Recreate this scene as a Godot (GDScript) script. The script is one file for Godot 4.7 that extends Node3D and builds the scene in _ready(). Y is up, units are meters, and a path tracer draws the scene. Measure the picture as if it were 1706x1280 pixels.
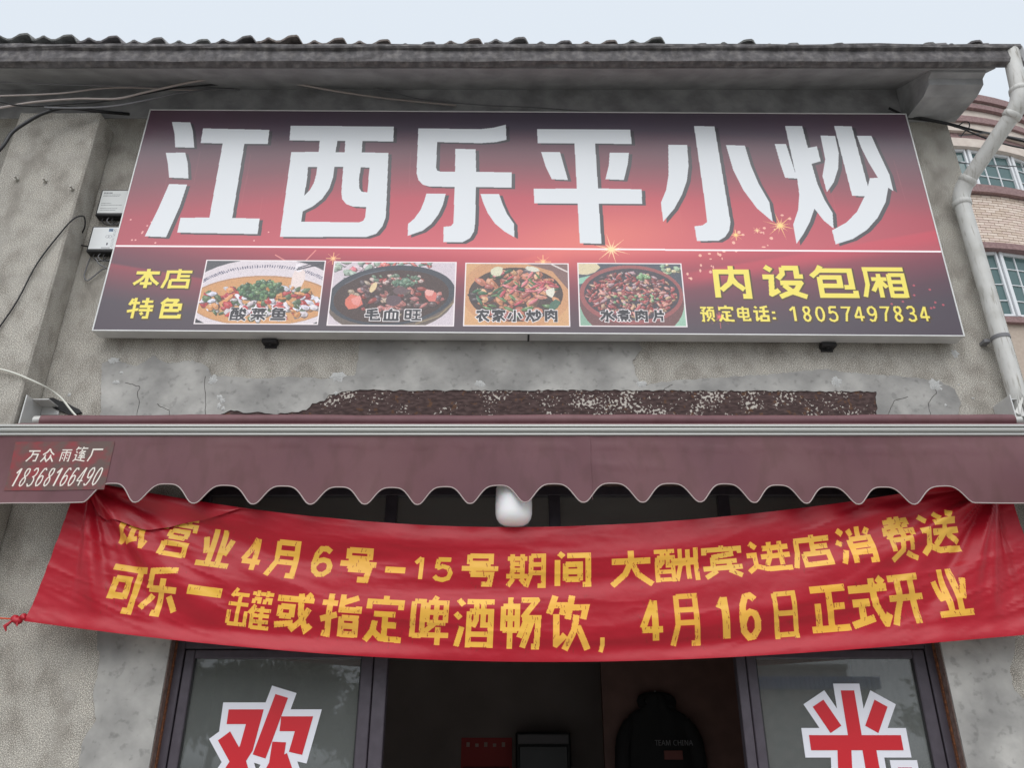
extends Node3D
# A small restaurant front seen from the pavement: sign box, awning, sagging banner, sliding doors under a tiled eave.

var rng := RandomNumberGenerator.new()
var names := {}
var M := {}

func _ready():
	rng.seed = 20240406
	var cam := Camera3D.new()
	cam.name = "camera"
	add_child(cam)
	cam.position = Vector3(0, 1.55, 4.7)
	cam.rotation_degrees = Vector3(25.2, 0, 0)
	cam.fov = 2.0 * rad_to_deg(atan(640.0 / 1340.0))
	cam.near = 0.05
	cam.far = 600.0
	cam.current = true
	var env := Environment.new()
	env.background_mode = Environment.BG_SKY
	var sky_mat := ProceduralSkyMaterial.new()
	sky_mat.sky_top_color = Color(0.648, 0.674, 0.703)
	sky_mat.sky_horizon_color = Color(0.657, 0.677, 0.70)
	sky_mat.sky_curve = 0.2
	sky_mat.ground_horizon_color = Color(0.50, 0.52, 0.54)
	sky_mat.ground_bottom_color = Color(0.36, 0.36, 0.36)
	sky_mat.sun_angle_max = 0.0
	var sky := Sky.new()
	sky.sky_material = sky_mat
	env.sky = sky
	env.tonemap_mode = Environment.TONE_MAPPER_LINEAR
	env.tonemap_exposure = 2.0
	env.sdfgi_enabled = true
	env.ssao_enabled = true
	env.ssil_enabled = true
	var we := WorldEnvironment.new()
	we.name = "environment"
	we.environment = env
	add_child(we)
	var sun := DirectionalLight3D.new()
	sun.name = "sun"
	sun.light_energy = 0.42
	sun.light_color = Color(1.0, 0.99, 0.985)
	sun.sky_mode = DirectionalLight3D.SKY_MODE_LIGHT_ONLY
	sun.light_angular_distance = 70.0
	sun.shadow_enabled = true
	add_child(sun)
	sun.rotation_degrees = Vector3(-54, -4, 0)
	make_materials()
	build_setting()
	build_shop()
	build_sign()
	build_awning()
	build_banner()
	build_doors()
	build_pipe()
	build_small_things()
	build_cables()
	build_interior()
	build_far_building()
	build_across_street()

# ------------------------------------------------------------------ nodes
func numbered(called: String) -> String:
	var n: int = names.get(called, 0)
	names[called] = n + 1
	return called if n == 0 else "%s_%03d" % [called, n]

func tag(o: Node, label: String, category: String, group := "") -> void:
	o.set_meta("label", label)
	o.set_meta("category", category)
	if group != "":
		o.set_meta("group", group)

func thing(called: String, label: String, category: String, at := Vector3.ZERO, group := "") -> Node3D:
	var o := Node3D.new()
	o.name = numbered(called)
	add_child(o)
	o.position = at
	tag(o, label, category, group)
	return o

# a part whose mesh is written in world coordinates
func part(called: String, mesh: Mesh, m: Material, parent: Node3D) -> MeshInstance3D:
	var o := MeshInstance3D.new()
	o.name = called
	o.mesh = mesh
	o.material_override = m
	parent.add_child(o, true)
	if parent.get_parent() == self:
		o.position = -parent.position
	return o

# a part whose mesh is written in the parent's own axes
func local_part(called: String, mesh: Mesh, m: Material, parent: Node3D, at := Vector3.ZERO) -> MeshInstance3D:
	var o := MeshInstance3D.new()
	o.name = called
	o.mesh = mesh
	o.material_override = m
	o.position = at
	parent.add_child(o, true)
	return o

func single(called: String, mesh: Mesh, m: Material, label: String, category: String, group := "") -> MeshInstance3D:
	var o := MeshInstance3D.new()
	o.name = numbered(called)
	o.mesh = mesh
	o.material_override = m
	add_child(o)
	tag(o, label, category, group)
	return o

func structure(called: String, mesh: Mesh, m: Material, parent: Node3D = self) -> MeshInstance3D:
	var o := MeshInstance3D.new()
	o.name = numbered(called)
	o.mesh = mesh
	o.material_override = m
	parent.add_child(o)
	o.set_meta("kind", "structure")
	return o

# ------------------------------------------------------------------ shapes
func begin() -> SurfaceTool:
	var st := SurfaceTool.new()
	st.begin(Mesh.PRIMITIVE_TRIANGLES)
	st.set_smooth_group(-1)
	return st

func done(st: SurfaceTool) -> ArrayMesh:
	st.generate_normals()
	return st.commit()

func tri(st: SurfaceTool, a: Vector3, b: Vector3, c: Vector3, out: Vector3) -> void:
	if (a - c).cross(a - b).dot(out) < 0.0:
		var t := b
		b = c
		c = t
	st.add_vertex(a)
	st.add_vertex(b)
	st.add_vertex(c)

func quad(st: SurfaceTool, a: Vector3, b: Vector3, c: Vector3, d: Vector3, out: Vector3) -> void:
	tri(st, a, b, c, out)
	tri(st, a, c, d, out)

# box from lo to hi with chamfered edges
func add_box(st: SurfaceTool, c0: Vector3, c1: Vector3, ch := 0.0) -> void:
	var lo := c0.min(c1)
	var hi := c0.max(c1)
	var mid := (lo + hi) * 0.5
	var half := (hi - lo) * 0.5
	if ch <= 0.0:
		for ax in 3:
			for s in [-1.0, 1.0]:
				var n := Vector3.ZERO
				n[ax] = s
				var p := []
				for k in [[-1, -1], [1, -1], [1, 1], [-1, 1]]:
					var v := Vector3.ZERO
					v[ax] = s * half[ax]
					v[(ax + 1) % 3] = k[0] * half[(ax + 1) % 3]
					v[(ax + 2) % 3] = k[1] * half[(ax + 2) % 3]
					p.append(mid + v)
				quad(st, p[0], p[1], p[2], p[3], n)
		return
	ch = minf(ch, minf(half.x, minf(half.y, half.z)) * 0.9)
	var pt = func(sg: Vector3, ax: int) -> Vector3:
		var v := Vector3(sg.x * (half.x - ch), sg.y * (half.y - ch), sg.z * (half.z - ch))
		v[ax] = sg[ax] * half[ax]
		return mid + v
	for ax in 3:
		var b: int = (ax + 1) % 3
		var c: int = (ax + 2) % 3
		for s in [-1.0, 1.0]:
			var n := Vector3.ZERO
			n[ax] = s
			var q := []
			for k in [[-1, -1], [1, -1], [1, 1], [-1, 1]]:
				var sg := Vector3.ZERO
				sg[ax] = s
				sg[b] = k[0]
				sg[c] = k[1]
				q.append(pt.call(sg, ax))
			quad(st, q[0], q[1], q[2], q[3], n)
		for s in [-1.0, 1.0]:
			for t in [-1.0, 1.0]:
				var n2 := Vector3.ZERO
				n2[ax] = s
				n2[b] = t
				var s1 := n2
				var s2 := n2
				s1[c] = -1.0
				s2[c] = 1.0
				quad(st, pt.call(s1, ax), pt.call(s2, ax), pt.call(s2, b), pt.call(s1, b), n2)
	for x in [-1.0, 1.0]:
		for y in [-1.0, 1.0]:
			for z in [-1.0, 1.0]:
				var sg3 := Vector3(x, y, z)
				tri(st, pt.call(sg3, 0), pt.call(sg3, 1), pt.call(sg3, 2), sg3)

func box(lo: Vector3, hi: Vector3, ch := 0.0) -> ArrayMesh:
	var st := begin()
	add_box(st, lo, hi, ch)
	return done(st)

func smooth_path(p: PackedVector3Array, steps := 6) -> PackedVector3Array:
	var r := PackedVector3Array()
	for i in p.size() - 1:
		var a := p[maxi(i - 1, 0)]
		var d := p[mini(i + 2, p.size() - 1)]
		for k in steps:
			r.append(p[i].cubic_interpolate(p[i + 1], a, d, float(k) / steps))
	r.append(p[p.size() - 1])
	return r

func vec3s(l: Array) -> PackedVector3Array:
	var r := PackedVector3Array()
	for i in range(0, l.size(), 3):
		r.append(Vector3(l[i], l[i + 1], l[i + 2]))
	return r

func vec2s(l: Array) -> PackedVector2Array:
	var r := PackedVector2Array()
	for i in range(0, l.size(), 2):
		r.append(Vector2(l[i], l[i + 1]))
	return r

# tube along a path; radii: one value or one for each point
func add_tube(st: SurfaceTool, p: PackedVector3Array, radius, sides := 8, caps := true) -> void:
	st.set_smooth_group(0)
	var rings := []
	var up := Vector3(0.3, 1, 0.2).normalized()
	for i in p.size():
		var dir := (p[mini(i + 1, p.size() - 1)] - p[maxi(i - 1, 0)]).normalized()
		if absf(dir.dot(up)) > 0.98:
			up = Vector3(1, 0, 0.1).normalized()
		var e1 := dir.cross(up).normalized()
		var e2 := dir.cross(e1).normalized()
		up = -e2 if e2.dot(up) < 0 else e2
		e1 = dir.cross(up).normalized()
		var r: float = radius[i] if radius is Array else radius
		var ring := PackedVector3Array()
		for k in sides:
			var a := TAU * k / sides
			ring.append(p[i] + (e1 * cos(a) + up * sin(a)) * r)
		rings.append(ring)
	for i in p.size() - 1:
		for k in sides:
			var k2 := (k + 1) % sides
			var out: Vector3 = rings[i][k] + rings[i][k2] - p[i] * 2.0
			if out.length_squared() < 1e-12:
				out = rings[i + 1][k] + rings[i + 1][k2] - p[i + 1] * 2.0
			quad(st, rings[i][k], rings[i][k2], rings[i + 1][k2], rings[i + 1][k], out)
	st.set_smooth_group(-1)
	if caps:
		for e in [0, p.size() - 1]:
			var o: Vector3 = p[0] - p[1] if e == 0 else p[e] - p[e - 1]
			for k in sides:
				tri(st, p[e], rings[e][k], rings[e][(k + 1) % sides], o)

func tube(p: PackedVector3Array, radius, sides := 8) -> ArrayMesh:
	var st := begin()
	add_tube(st, p, radius, sides)
	return done(st)

# profile of (radius, y) turned about the vertical through c
func add_lathe(st: SurfaceTool, c: Vector3, prof: PackedVector2Array, sides := 24) -> void:
	st.set_smooth_group(0)
	for i in prof.size() - 1:
		for k in sides:
			var a := TAU * k / sides
			var b := TAU * (k + 1) / sides
			var da := Vector3(cos(a), 0, sin(a))
			var db := Vector3(cos(b), 0, sin(b))
			var p := prof[i]
			var q := prof[i + 1]
			var slope := Vector2(q.y - p.y, -(q.x - p.x))
			var out := (da + db) * slope.x * 0.5 + Vector3(0, slope.y, 0)
			if p.x > 1e-5:
				tri(st, c + da * p.x + Vector3(0, p.y, 0), c + db * p.x + Vector3(0, p.y, 0), c + db * q.x + Vector3(0, q.y, 0), out)
			if q.x > 1e-5:
				tri(st, c + da * p.x + Vector3(0, p.y, 0), c + db * q.x + Vector3(0, q.y, 0), c + da * q.x + Vector3(0, q.y, 0), out)
	st.set_smooth_group(-1)

# flat outline in x and y, given thickness from z0 to z1
func add_plate(st: SurfaceTool, pts: PackedVector2Array, z0: float, z1: float, back := false) -> void:
	var idx := Geometry2D.triangulate_polygon(pts)
	for i in range(0, idx.size(), 3):
		var a := pts[idx[i]]
		var b := pts[idx[i + 1]]
		var c := pts[idx[i + 2]]
		tri(st, Vector3(a.x, a.y, z1), Vector3(b.x, b.y, z1), Vector3(c.x, c.y, z1), Vector3(0, 0, 1))
		if back:
			tri(st, Vector3(a.x, a.y, z0), Vector3(b.x, b.y, z0), Vector3(c.x, c.y, z0), Vector3(0, 0, -1))
	var cw := 1.0 if Geometry2D.is_polygon_clockwise(pts) else -1.0
	for i in pts.size():
		var a := pts[i]
		var b := pts[(i + 1) % pts.size()]
		var d := b - a
		if d.length() < 1e-6:
			continue
		quad(st, Vector3(a.x, a.y, z0), Vector3(b.x, b.y, z0), Vector3(b.x, b.y, z1), Vector3(a.x, a.y, z1), Vector3(-d.y, d.x, 0) * cw)

func plate(pts: PackedVector2Array, z0: float, z1: float, back := false) -> ArrayMesh:
	var st := begin()
	add_plate(st, pts, z0, z1, back)
	return done(st)

# profile in (z, y), drawn out along x
func add_rail(st: SurfaceTool, prof: PackedVector2Array, x0: float, x1: float, steps := 1) -> void:
	var cw := 1.0 if Geometry2D.is_polygon_clockwise(prof) else -1.0
	for i in prof.size():
		var a := prof[i]
		var b := prof[(i + 1) % prof.size()]
		var d := b - a
		for s in steps:
			var xa := lerpf(x0, x1, float(s) / steps)
			var xb := lerpf(x0, x1, float(s + 1) / steps)
			quad(st, Vector3(xa, a.y, a.x), Vector3(xb, a.y, a.x), Vector3(xb, b.y, b.x), Vector3(xa, b.y, b.x), Vector3(0, d.x, -d.y) * cw)
	var idx := Geometry2D.triangulate_polygon(prof)
	for e in [[x0, -1.0], [x1, 1.0]]:
		for i in range(0, idx.size(), 3):
			var p := prof[idx[i]]
			var q := prof[idx[i + 1]]
			var r := prof[idx[i + 2]]
			tri(st, Vector3(e[0], p.y, p.x), Vector3(e[0], q.y, q.x), Vector3(e[0], r.y, r.x), Vector3(e[1], 0, 0))

func rail(prof: PackedVector2Array, x0: float, x1: float) -> ArrayMesh:
	var st := begin()
	add_rail(st, prof, x0, x1)
	return done(st)

# an outline broken up with small random teeth
func rough_outline(pts: PackedVector2Array, step: float, amount: float, keep := PackedInt32Array()) -> PackedVector2Array:
	var r := PackedVector2Array()
	for i in pts.size():
		var a := pts[i]
		var b := pts[(i + 1) % pts.size()]
		r.append(a)
		if keep.has(i):
			continue
		var n := int((b - a).length() / step)
		var nor := Vector2(-(b - a).y, (b - a).x).normalized()
		for k in range(1, n):
			r.append(a.lerp(b, float(k) / n) + nor * rng.randf_range(-amount, amount))
	return r

# ------------------------------------------------------------------ print: a small drawing board
class Board:
	var w: int
	var h: int
	var d: PackedByteArray
	var clip := Rect2i()
	func _init(im: Image):
		w = im.get_width()
		h = im.get_height()
		im.convert(Image.FORMAT_RGB8)
		d = im.get_data()
		clip = Rect2i(0, 0, w, h)
	func dot(x: int, y: int, c: Color, a := 1.0) -> void:
		if x < clip.position.x or y < clip.position.y or x >= clip.end.x or y >= clip.end.y:
			return
		var i := (y * w + x) * 3
		d[i] = int(lerpf(d[i], c.r8, a))
		d[i + 1] = int(lerpf(d[i + 1], c.g8, a))
		d[i + 2] = int(lerpf(d[i + 2], c.b8, a))
	func fill(list: Array, c: Color, a := 1.0) -> void:
		var lo := 1e9
		var hi := -1e9
		for p in list:
			for v in p:
				lo = minf(lo, v.y)
				hi = maxf(hi, v.y)
		var r := c.r8
		var g := c.g8
		var b := c.b8
		for y in range(maxi(clip.position.y, int(floor(lo))), mini(clip.end.y, int(ceil(hi)) + 1)):
			var yy := y + 0.5
			var xs := PackedFloat32Array()
			for p in list:
				var n: int = p.size()
				for i in n:
					var u: Vector2 = p[i]
					var v: Vector2 = p[(i + 1) % n]
					if (u.y <= yy) != (v.y <= yy):
						xs.append(u.x + (yy - u.y) / (v.y - u.y) * (v.x - u.x))
			xs.sort()
			for k in range(0, xs.size() - 1, 2):
				var x0 := maxi(clip.position.x, int(round(xs[k])))
				var x1 := mini(clip.end.x, int(round(xs[k + 1])))
				var i := (y * w + x0) * 3
				if a >= 1.0:
					for x in range(x0, x1):
						d[i] = r
						d[i + 1] = g
						d[i + 2] = b
						i += 3
				else:
					for x in range(x0, x1):
						d[i] = int(lerpf(d[i], r, a))
						d[i + 1] = int(lerpf(d[i + 1], g, a))
						d[i + 2] = int(lerpf(d[i + 2], b, a))
						i += 3
	func line(p: PackedVector2Array, width: float, c: Color, a := 1.0, ends := Geometry2D.END_BUTT) -> void:
		fill(Geometry2D.offset_polyline(p, width * 0.5, Geometry2D.JOIN_MITER, ends), c, a)
	func oval(cx: float, cy: float, rx: float, ry: float, c: Color, a := 1.0, turn := 0.0) -> void:
		var p := PackedVector2Array()
		for k in 36:
			var t := TAU * k / 36
			p.append(Vector2(cx, cy) + Vector2(cos(t) * rx, sin(t) * ry).rotated(turn))
		fill([p], c, a)
	func image() -> Image:
		return Image.create_from_data(w, h, false, Image.FORMAT_RGB8, d)

func longer(p: PackedVector2Array, by: float) -> PackedVector2Array:
	var n := p.size()
	var a := p[0] + p[1].direction_to(p[0]) * by
	var b := p[n - 1] + p[n - 2].direction_to(p[n - 1]) * by
	p[0] = a
	p[n - 1] = b
	return p

func glyph(cv: Board, ch: String, x0: float, y0: float, x1: float, y1: float, bold: float, c: Color, grow := 0.0, slant := 0.0, shift := Vector2.ZERO) -> void:
	var strokes: Array = characters[ch]
	var t := bold * minf(x1 - x0, y1 - y0) * clampf(1.18 - strokes.size() * 0.030, 0.60, 1.0)
	if ch in "0123456789":
		t = bold * 1.25 * (sqrt((x1 - x0) * (y1 - y0)) if ch != "1" else (y1 - y0) * 0.8)
	elif ch in "，：":
		t = (x1 - x0) * 0.55
	elif ch in "-一":
		t = y1 - y0
	var ix := t * 0.25
	for s in strokes:
		var p := PackedVector2Array()
		for i in range(0, s.size(), 2):
			var q := Vector2(lerpf(x0 + ix, x1 - ix, s[i] / 100.0), lerpf(y0 + ix, y1 - ix, s[i + 1] / 100.0))
			q.x += slant * (y1 - q.y)
			p.append(q + shift)
		cv.line(longer(p, grow), t + grow * 2.0, c)

# ------------------------------------------------------------------ materials
func noise_tex(sd: int, freq: float, offsets: Array, colors: Array, size := 512, kind := FastNoiseLite.TYPE_SIMPLEX_SMOOTH, octaves := 4) -> NoiseTexture2D:
	var n := FastNoiseLite.new()
	n.seed = sd
	n.noise_type = kind
	n.frequency = freq
	n.fractal_octaves = octaves
	var t := NoiseTexture2D.new()
	t.width = size
	t.height = size
	t.seamless = true
	t.seamless_blend_skirt = 0.15
	t.noise = n
	var g := Gradient.new()
	g.offsets = PackedFloat32Array(offsets)
	g.colors = PackedColorArray(colors)
	t.color_ramp = g
	return t

func grey(v: float) -> Color:
	return Color(v, v, v)

func plain(c: Color, rough := 0.8, metal := 0.0) -> StandardMaterial3D:
	var m := StandardMaterial3D.new()
	m.albedo_color = c
	m.roughness = rough
	m.metallic = metal
	return m

# fine grain on the first layer, patches on the second, both laid on in world units
func grained(fine: Texture2D, fine_scale: float, patches: Texture2D, patch_scale: Vector3, rough := 0.9, relief: Texture2D = null, depth := 0.3, tint := Color.WHITE) -> StandardMaterial3D:
	var m := StandardMaterial3D.new()
	m.albedo_color = tint
	m.albedo_texture = fine
	m.roughness = rough
	m.uv1_triplanar = true
	m.uv1_world_triplanar = true
	m.uv1_scale = Vector3.ONE * fine_scale
	if patches:
		m.detail_enabled = true
		m.detail_blend_mode = BaseMaterial3D.BLEND_MODE_MUL
		m.detail_albedo = patches
		m.detail_uv_layer = BaseMaterial3D.DETAIL_UV_2
		m.uv2_triplanar = true
		m.uv2_world_triplanar = true
		m.uv2_scale = patch_scale
	if relief:
		m.heightmap_enabled = true
		m.heightmap_texture = relief
		m.heightmap_scale = depth
	return m

func make_materials() -> void:
	var fine := noise_tex(11, 0.12, [0.0, 0.25, 0.40, 0.58, 0.72, 0.82, 1.0], [Color(0.40, 0.39, 0.37), Color(0.56, 0.545, 0.52), Color(0.63, 0.615, 0.59), Color(0.668, 0.653, 0.627), Color(0.735, 0.72, 0.69), Color(0.92, 0.90, 0.855), Color(1.0, 0.98, 0.93)], 1024, FastNoiseLite.TYPE_SIMPLEX, 2)
	var grit := noise_tex(12, 0.12, [0.0, 0.45, 1.0], [grey(0.0), grey(0.5), grey(1.0)], 1024, FastNoiseLite.TYPE_SIMPLEX, 2)
	var stains := noise_tex(13, 0.012, [0.0, 0.30, 0.48, 0.62, 1.0], [Color(0.79, 0.78, 0.765), Color(0.89, 0.88, 0.865), Color(0.95, 0.945, 0.935), Color(0.985, 0.98, 0.97), Color(1, 0.99, 0.975)], 1024, FastNoiseLite.TYPE_SIMPLEX_SMOOTH, 9)
	M.wall = grained(fine, 1.0, stains, Vector3(0.4, 0.3, 0.4), 0.95, grit, 0.16)
	var smooth_c := noise_tex(21, 0.006, [0.0, 0.35, 0.5, 0.65, 1.0], [Color(0.50, 0.495, 0.485), Color(0.585, 0.578, 0.565), Color(0.622, 0.615, 0.60), Color(0.66, 0.652, 0.635), Color(0.745, 0.735, 0.715)], 1024, FastNoiseLite.TYPE_SIMPLEX_SMOOTH, 9)
	var trowel := noise_tex(22, 0.03, [0.0, 1.0], [grey(0.0), grey(1.0)], 512, FastNoiseLite.TYPE_SIMPLEX_SMOOTH, 5)
	var scratch := noise_tex(23, 0.02, [0.0, 0.25, 0.33, 1.0], [Color(0.80, 0.80, 0.80), Color(0.91, 0.91, 0.91), Color(0.975, 0.975, 0.975), Color.WHITE], 1024, FastNoiseLite.TYPE_SIMPLEX_SMOOTH, 7)
	M.plaster = grained(smooth_c, 0.35, scratch, Vector3(0.55, 0.62, 0.55), 0.9, trowel, 0.6)
	var weathered := noise_tex(31, 0.014, [0.0, 0.4, 0.6, 1.0], [Color(0.29, 0.285, 0.29), Color(0.36, 0.35, 0.36), Color(0.42, 0.41, 0.415), Color(0.55, 0.535, 0.53)], 1024, FastNoiseLite.TYPE_SIMPLEX_SMOOTH, 8)
	M.gutter = grained(weathered, 0.9, stains, Vector3(0.8, 0.25, 0.8), 0.9, trowel, 0.8)
	var dark_c := noise_tex(32, 0.012, [0.0, 0.45, 0.6, 1.0], [Color(0.50, 0.50, 0.50), Color(0.595, 0.595, 0.60), Color(0.635, 0.635, 0.64), Color(0.71, 0.71, 0.71)], 512, FastNoiseLite.TYPE_SIMPLEX_SMOOTH, 6)
	M.soffit = grained(dark_c, 0.5, null, Vector3.ONE, 0.95, trowel, 0.6)
	var tile_t := noise_tex(33, 0.03, [0.0, 0.5, 1.0], [Color(0.42, 0.41, 0.41), Color(0.56, 0.55, 0.55), Color(0.70, 0.69, 0.68)], 512, FastNoiseLite.TYPE_SIMPLEX_SMOOTH, 6)
	M.tile = []
	for k in 4:
		M.tile.append(grained(tile_t, 1.7, null, Vector3.ONE, 0.9, trowel, 0.5, [Color(1, 1, 1), Color(0.86, 0.85, 0.86), Color(1, 0.95, 0.92), Color(0.92, 0.94, 0.93)][k]))
	M.white_plastic = grained(noise_tex(41, 0.01, [0.0, 0.4, 1.0], [Color(0.69, 0.685, 0.665), Color(0.755, 0.755, 0.74), Color(0.80, 0.80, 0.79)], 512, FastNoiseLite.TYPE_SIMPLEX_SMOOTH, 8), 0.9, noise_tex(42, 0.03, [0.0, 0.22, 0.34, 1.0], [Color(0.62, 0.60, 0.56), Color(0.83, 0.815, 0.79), Color(0.975, 0.97, 0.965), Color.WHITE], 512, FastNoiseLite.TYPE_SIMPLEX_SMOOTH, 6), Vector3(2.5, 0.3, 2.5), 0.5)
	M.putty = grained(noise_tex(43, 0.06, [0.0, 0.4, 1.0], [Color(0.52, 0.52, 0.51), Color(0.78, 0.78, 0.77), Color(0.92, 0.92, 0.91)], 256), 14.0, null, Vector3.ONE, 0.9, trowel, 0.6)
	M.alu = plain(Color(0.70, 0.70, 0.685), 0.5, 0.5)
	M.sign_case = grained(noise_tex(44, 0.02, [0.0, 1.0], [Color(0.77, 0.77, 0.765), Color(0.84, 0.84, 0.83)], 256), 0.8, null, Vector3.ONE, 0.45)
	M.sign_case.metallic = 0.3
	M.dark_metal = plain(Color(0.20, 0.195, 0.20), 0.55, 0.4)
	M.black = plain(Color(0.10, 0.10, 0.105), 0.6)
	M.black_shiny = plain(Color(0.09, 0.09, 0.10), 0.35)
	M.frame = grained(noise_tex(45, 0.03, [0.0, 1.0], [Color(0.275, 0.25, 0.28), Color(0.325, 0.30, 0.33)], 256), 1.5, null, Vector3.ONE, 0.42)
	M.frame.metallic = 0.25
	M.jamb = grained(noise_tex(46, 0.03, [0.0, 0.5, 1.0], [Color(0.30, 0.235, 0.215), Color(0.40, 0.325, 0.30), Color(0.49, 0.42, 0.40)], 512, FastNoiseLite.TYPE_SIMPLEX_SMOOTH, 6), 1.5, null, Vector3.ONE, 0.9)
	M.rust = grained(noise_tex(47, 0.06, [0.0, 0.5, 1.0], [Color(0.25, 0.15, 0.11), Color(0.42, 0.25, 0.15), Color(0.56, 0.35, 0.20)], 256), 3.0, null, Vector3.ONE, 0.9)
	M.cable_black = plain(Color(0.09, 0.09, 0.10), 0.5)
	M.cable_grey = plain(Color(0.44, 0.44, 0.45), 0.6)
	M.cable_pale = plain(Color(0.66, 0.62, 0.60), 0.6)
	M.cable_white = plain(Color(0.82, 0.82, 0.78), 0.5)
	M.bolt = plain(Color(0.66, 0.65, 0.62), 0.5, 0.3)
	M.awning = grained(noise_tex(51, 0.005, [0.0, 0.3, 0.5, 0.7, 1.0], [Color(0.355, 0.21, 0.235), Color(0.385, 0.235, 0.26), Color(0.40, 0.25, 0.27), Color(0.415, 0.27, 0.285), Color(0.45, 0.32, 0.325)], 1024, FastNoiseLite.TYPE_SIMPLEX_SMOOTH, 6), 0.18, noise_tex(52, 0.012, [0.0, 0.33, 0.5, 1.0], [Color(0.90, 0.895, 0.86), Color(0.96, 0.955, 0.94), Color(1, 1, 1), Color(1, 1, 1)], 1024, FastNoiseLite.TYPE_SIMPLEX_SMOOTH, 8), Vector3(0.5, 0.22, 0.5), 0.6)
	M.awning_top = M.awning
	M.hem = plain(Color(0.66, 0.61, 0.60), 0.7)
	M.opal = plain(Color(0.95, 0.95, 0.955), 0.2)
	M.opal.subsurf_scatter_enabled = true
	M.opal.subsurf_scatter_strength = 0.3
	M.lintel = plain(Color.WHITE, 0.92)
	M.room = grained(noise_tex(61, 0.01, [0.0, 1.0], [Color(0.50, 0.46, 0.44), Color(0.57, 0.53, 0.51)], 256), 0.4, null, Vector3.ONE, 0.9)
	M.room_floor = grained(noise_tex(62, 0.02, [0.0, 1.0], [Color(0.42, 0.40, 0.385), Color(0.50, 0.48, 0.46)], 256), 0.6, null, Vector3.ONE, 0.5)
	M.glass = StandardMaterial3D.new()
	M.glass.albedo_color = Color(0.62, 0.64, 0.63, 0.10)
	M.glass.metallic = 0.11
	M.glass.transparency = BaseMaterial3D.TRANSPARENCY_ALPHA
	M.glass.roughness = 0.02
	M.red_vinyl = plain(Color(0.76, 0.10, 0.15), 0.4)
	M.white_vinyl = plain(Color(0.87, 0.87, 0.90), 0.4)
	M.ground = grained(noise_tex(71, 0.05, [0.0, 0.5, 1.0], [Color(0.63, 0.625, 0.61), Color(0.69, 0.685, 0.67), Color(0.75, 0.745, 0.73)], 512), 0.5, stains, Vector3(0.2, 0.2, 0.2), 0.9)
	M.asphalt = grained(noise_tex(72, 0.1, [0.0, 0.5, 1.0], [Color(0.19, 0.19, 0.20), Color(0.26, 0.26, 0.265), Color(0.35, 0.35, 0.35)], 512), 1.0, stains, Vector3(0.1, 0.1, 0.1), 0.9)
	M.kerb = grained(smooth_c, 0.8, null, Vector3.ONE, 0.9)
	M.paint = plain(Color(0.85, 0.85, 0.83), 0.7)

# ------------------------------------------------------------------ ground, pavement, road
func build_setting() -> void:
	structure("ground", box(Vector3(-300, -0.5, -300), Vector3(300, -0.12, 300)), M.ground)
	structure("pavement", box(Vector3(-60, -0.119, -8), Vector3(60, 0.0, 8.0), 0.01), M.ground)
	structure("road", box(Vector3(-150, -0.119, 8.25), Vector3(150, -0.104, 18.0)), M.asphalt)
	var n := 0
	for i in range(-20, 20):
		var k := MeshInstance3D.new()
		k.name = numbered("kerb")
		k.mesh = box(Vector3(i * 1.5 + 0.006, -0.119, 8.002), Vector3(i * 1.5 + 1.494, 0.006, 8.24), 0.02) if n == 0 else null
		if n == 0:
			M.kerb_mesh = box(Vector3(0.006, -0.119, 8.002), Vector3(1.494, 0.006, 8.24), 0.02)
		k.mesh = M.kerb_mesh
		k.position.x = i * 1.5
		k.material_override = M.kerb
		k.set_meta("kind", "structure")
		add_child(k)
		n += 1
	for i in range(-8, 8):
		var s := structure("road_marking", box(Vector3(i * 6.0, -0.103, 13.0), Vector3(i * 6.0 + 3.0, -0.1, 13.15)), M.paint)

# ------------------------------------------------------------------ the shop building
const OPEN_L := -1.91
const OPEN_R := 2.395
const OPEN_T := 3.10
const WALL_R := 3.31

func tile_mesh() -> ArrayMesh:
	# double-humped interlocking tile, 0.325 wide and 0.40 long; origin at its lower left corner
	var prof := PackedVector2Array()
	for p in [[0.0, 0.0], [0.03, 0.002], [0.055, 0.012], [0.075, 0.026], [0.09, 0.028], [0.11, 0.016], [0.14, 0.004], [0.17, 0.006], [0.20, 0.022], [0.225, 0.038], [0.25, 0.043], [0.285, 0.045], [0.298, 0.036], [0.312, 0.012], [0.319, 0.0]]:
		prof.append(Vector2(p[0], p[1]))
	var st := begin()
	var th := 0.013
	var L := 0.40
	for i in prof.size() - 1:
		var a := prof[i]
		var b := prof[i + 1]
		quad(st, Vector3(a.x, a.y + th, 0), Vector3(b.x, b.y + th, 0), Vector3(b.x, b.y + th, -L), Vector3(a.x, a.y + th, -L), Vector3.UP)
		quad(st, Vector3(a.x, a.y, 0), Vector3(b.x, b.y, 0), Vector3(b.x, b.y, -L), Vector3(a.x, a.y, -L), Vector3.DOWN)
		quad(st, Vector3(a.x, a.y, 0), Vector3(b.x, b.y, 0), Vector3(b.x, b.y + th, 0), Vector3(a.x, a.y + th, 0), Vector3(0, 0, 1))
		quad(st, Vector3(a.x, a.y, -L), Vector3(b.x, b.y, -L), Vector3(b.x, b.y + th, -L), Vector3(a.x, a.y + th, -L), Vector3(0, 0, -1))
	var e := prof[prof.size() - 1]
	quad(st, Vector3(0, 0, 0), Vector3(0, th, 0), Vector3(0, th, -L), Vector3(0, 0, -L), Vector3.LEFT)
	quad(st, Vector3(e.x, e.y, 0), Vector3(e.x, e.y + th, 0), Vector3(e.x, e.y + th, -L), Vector3(e.x, e.y, -L), Vector3.RIGHT)
	return done(st)

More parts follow.
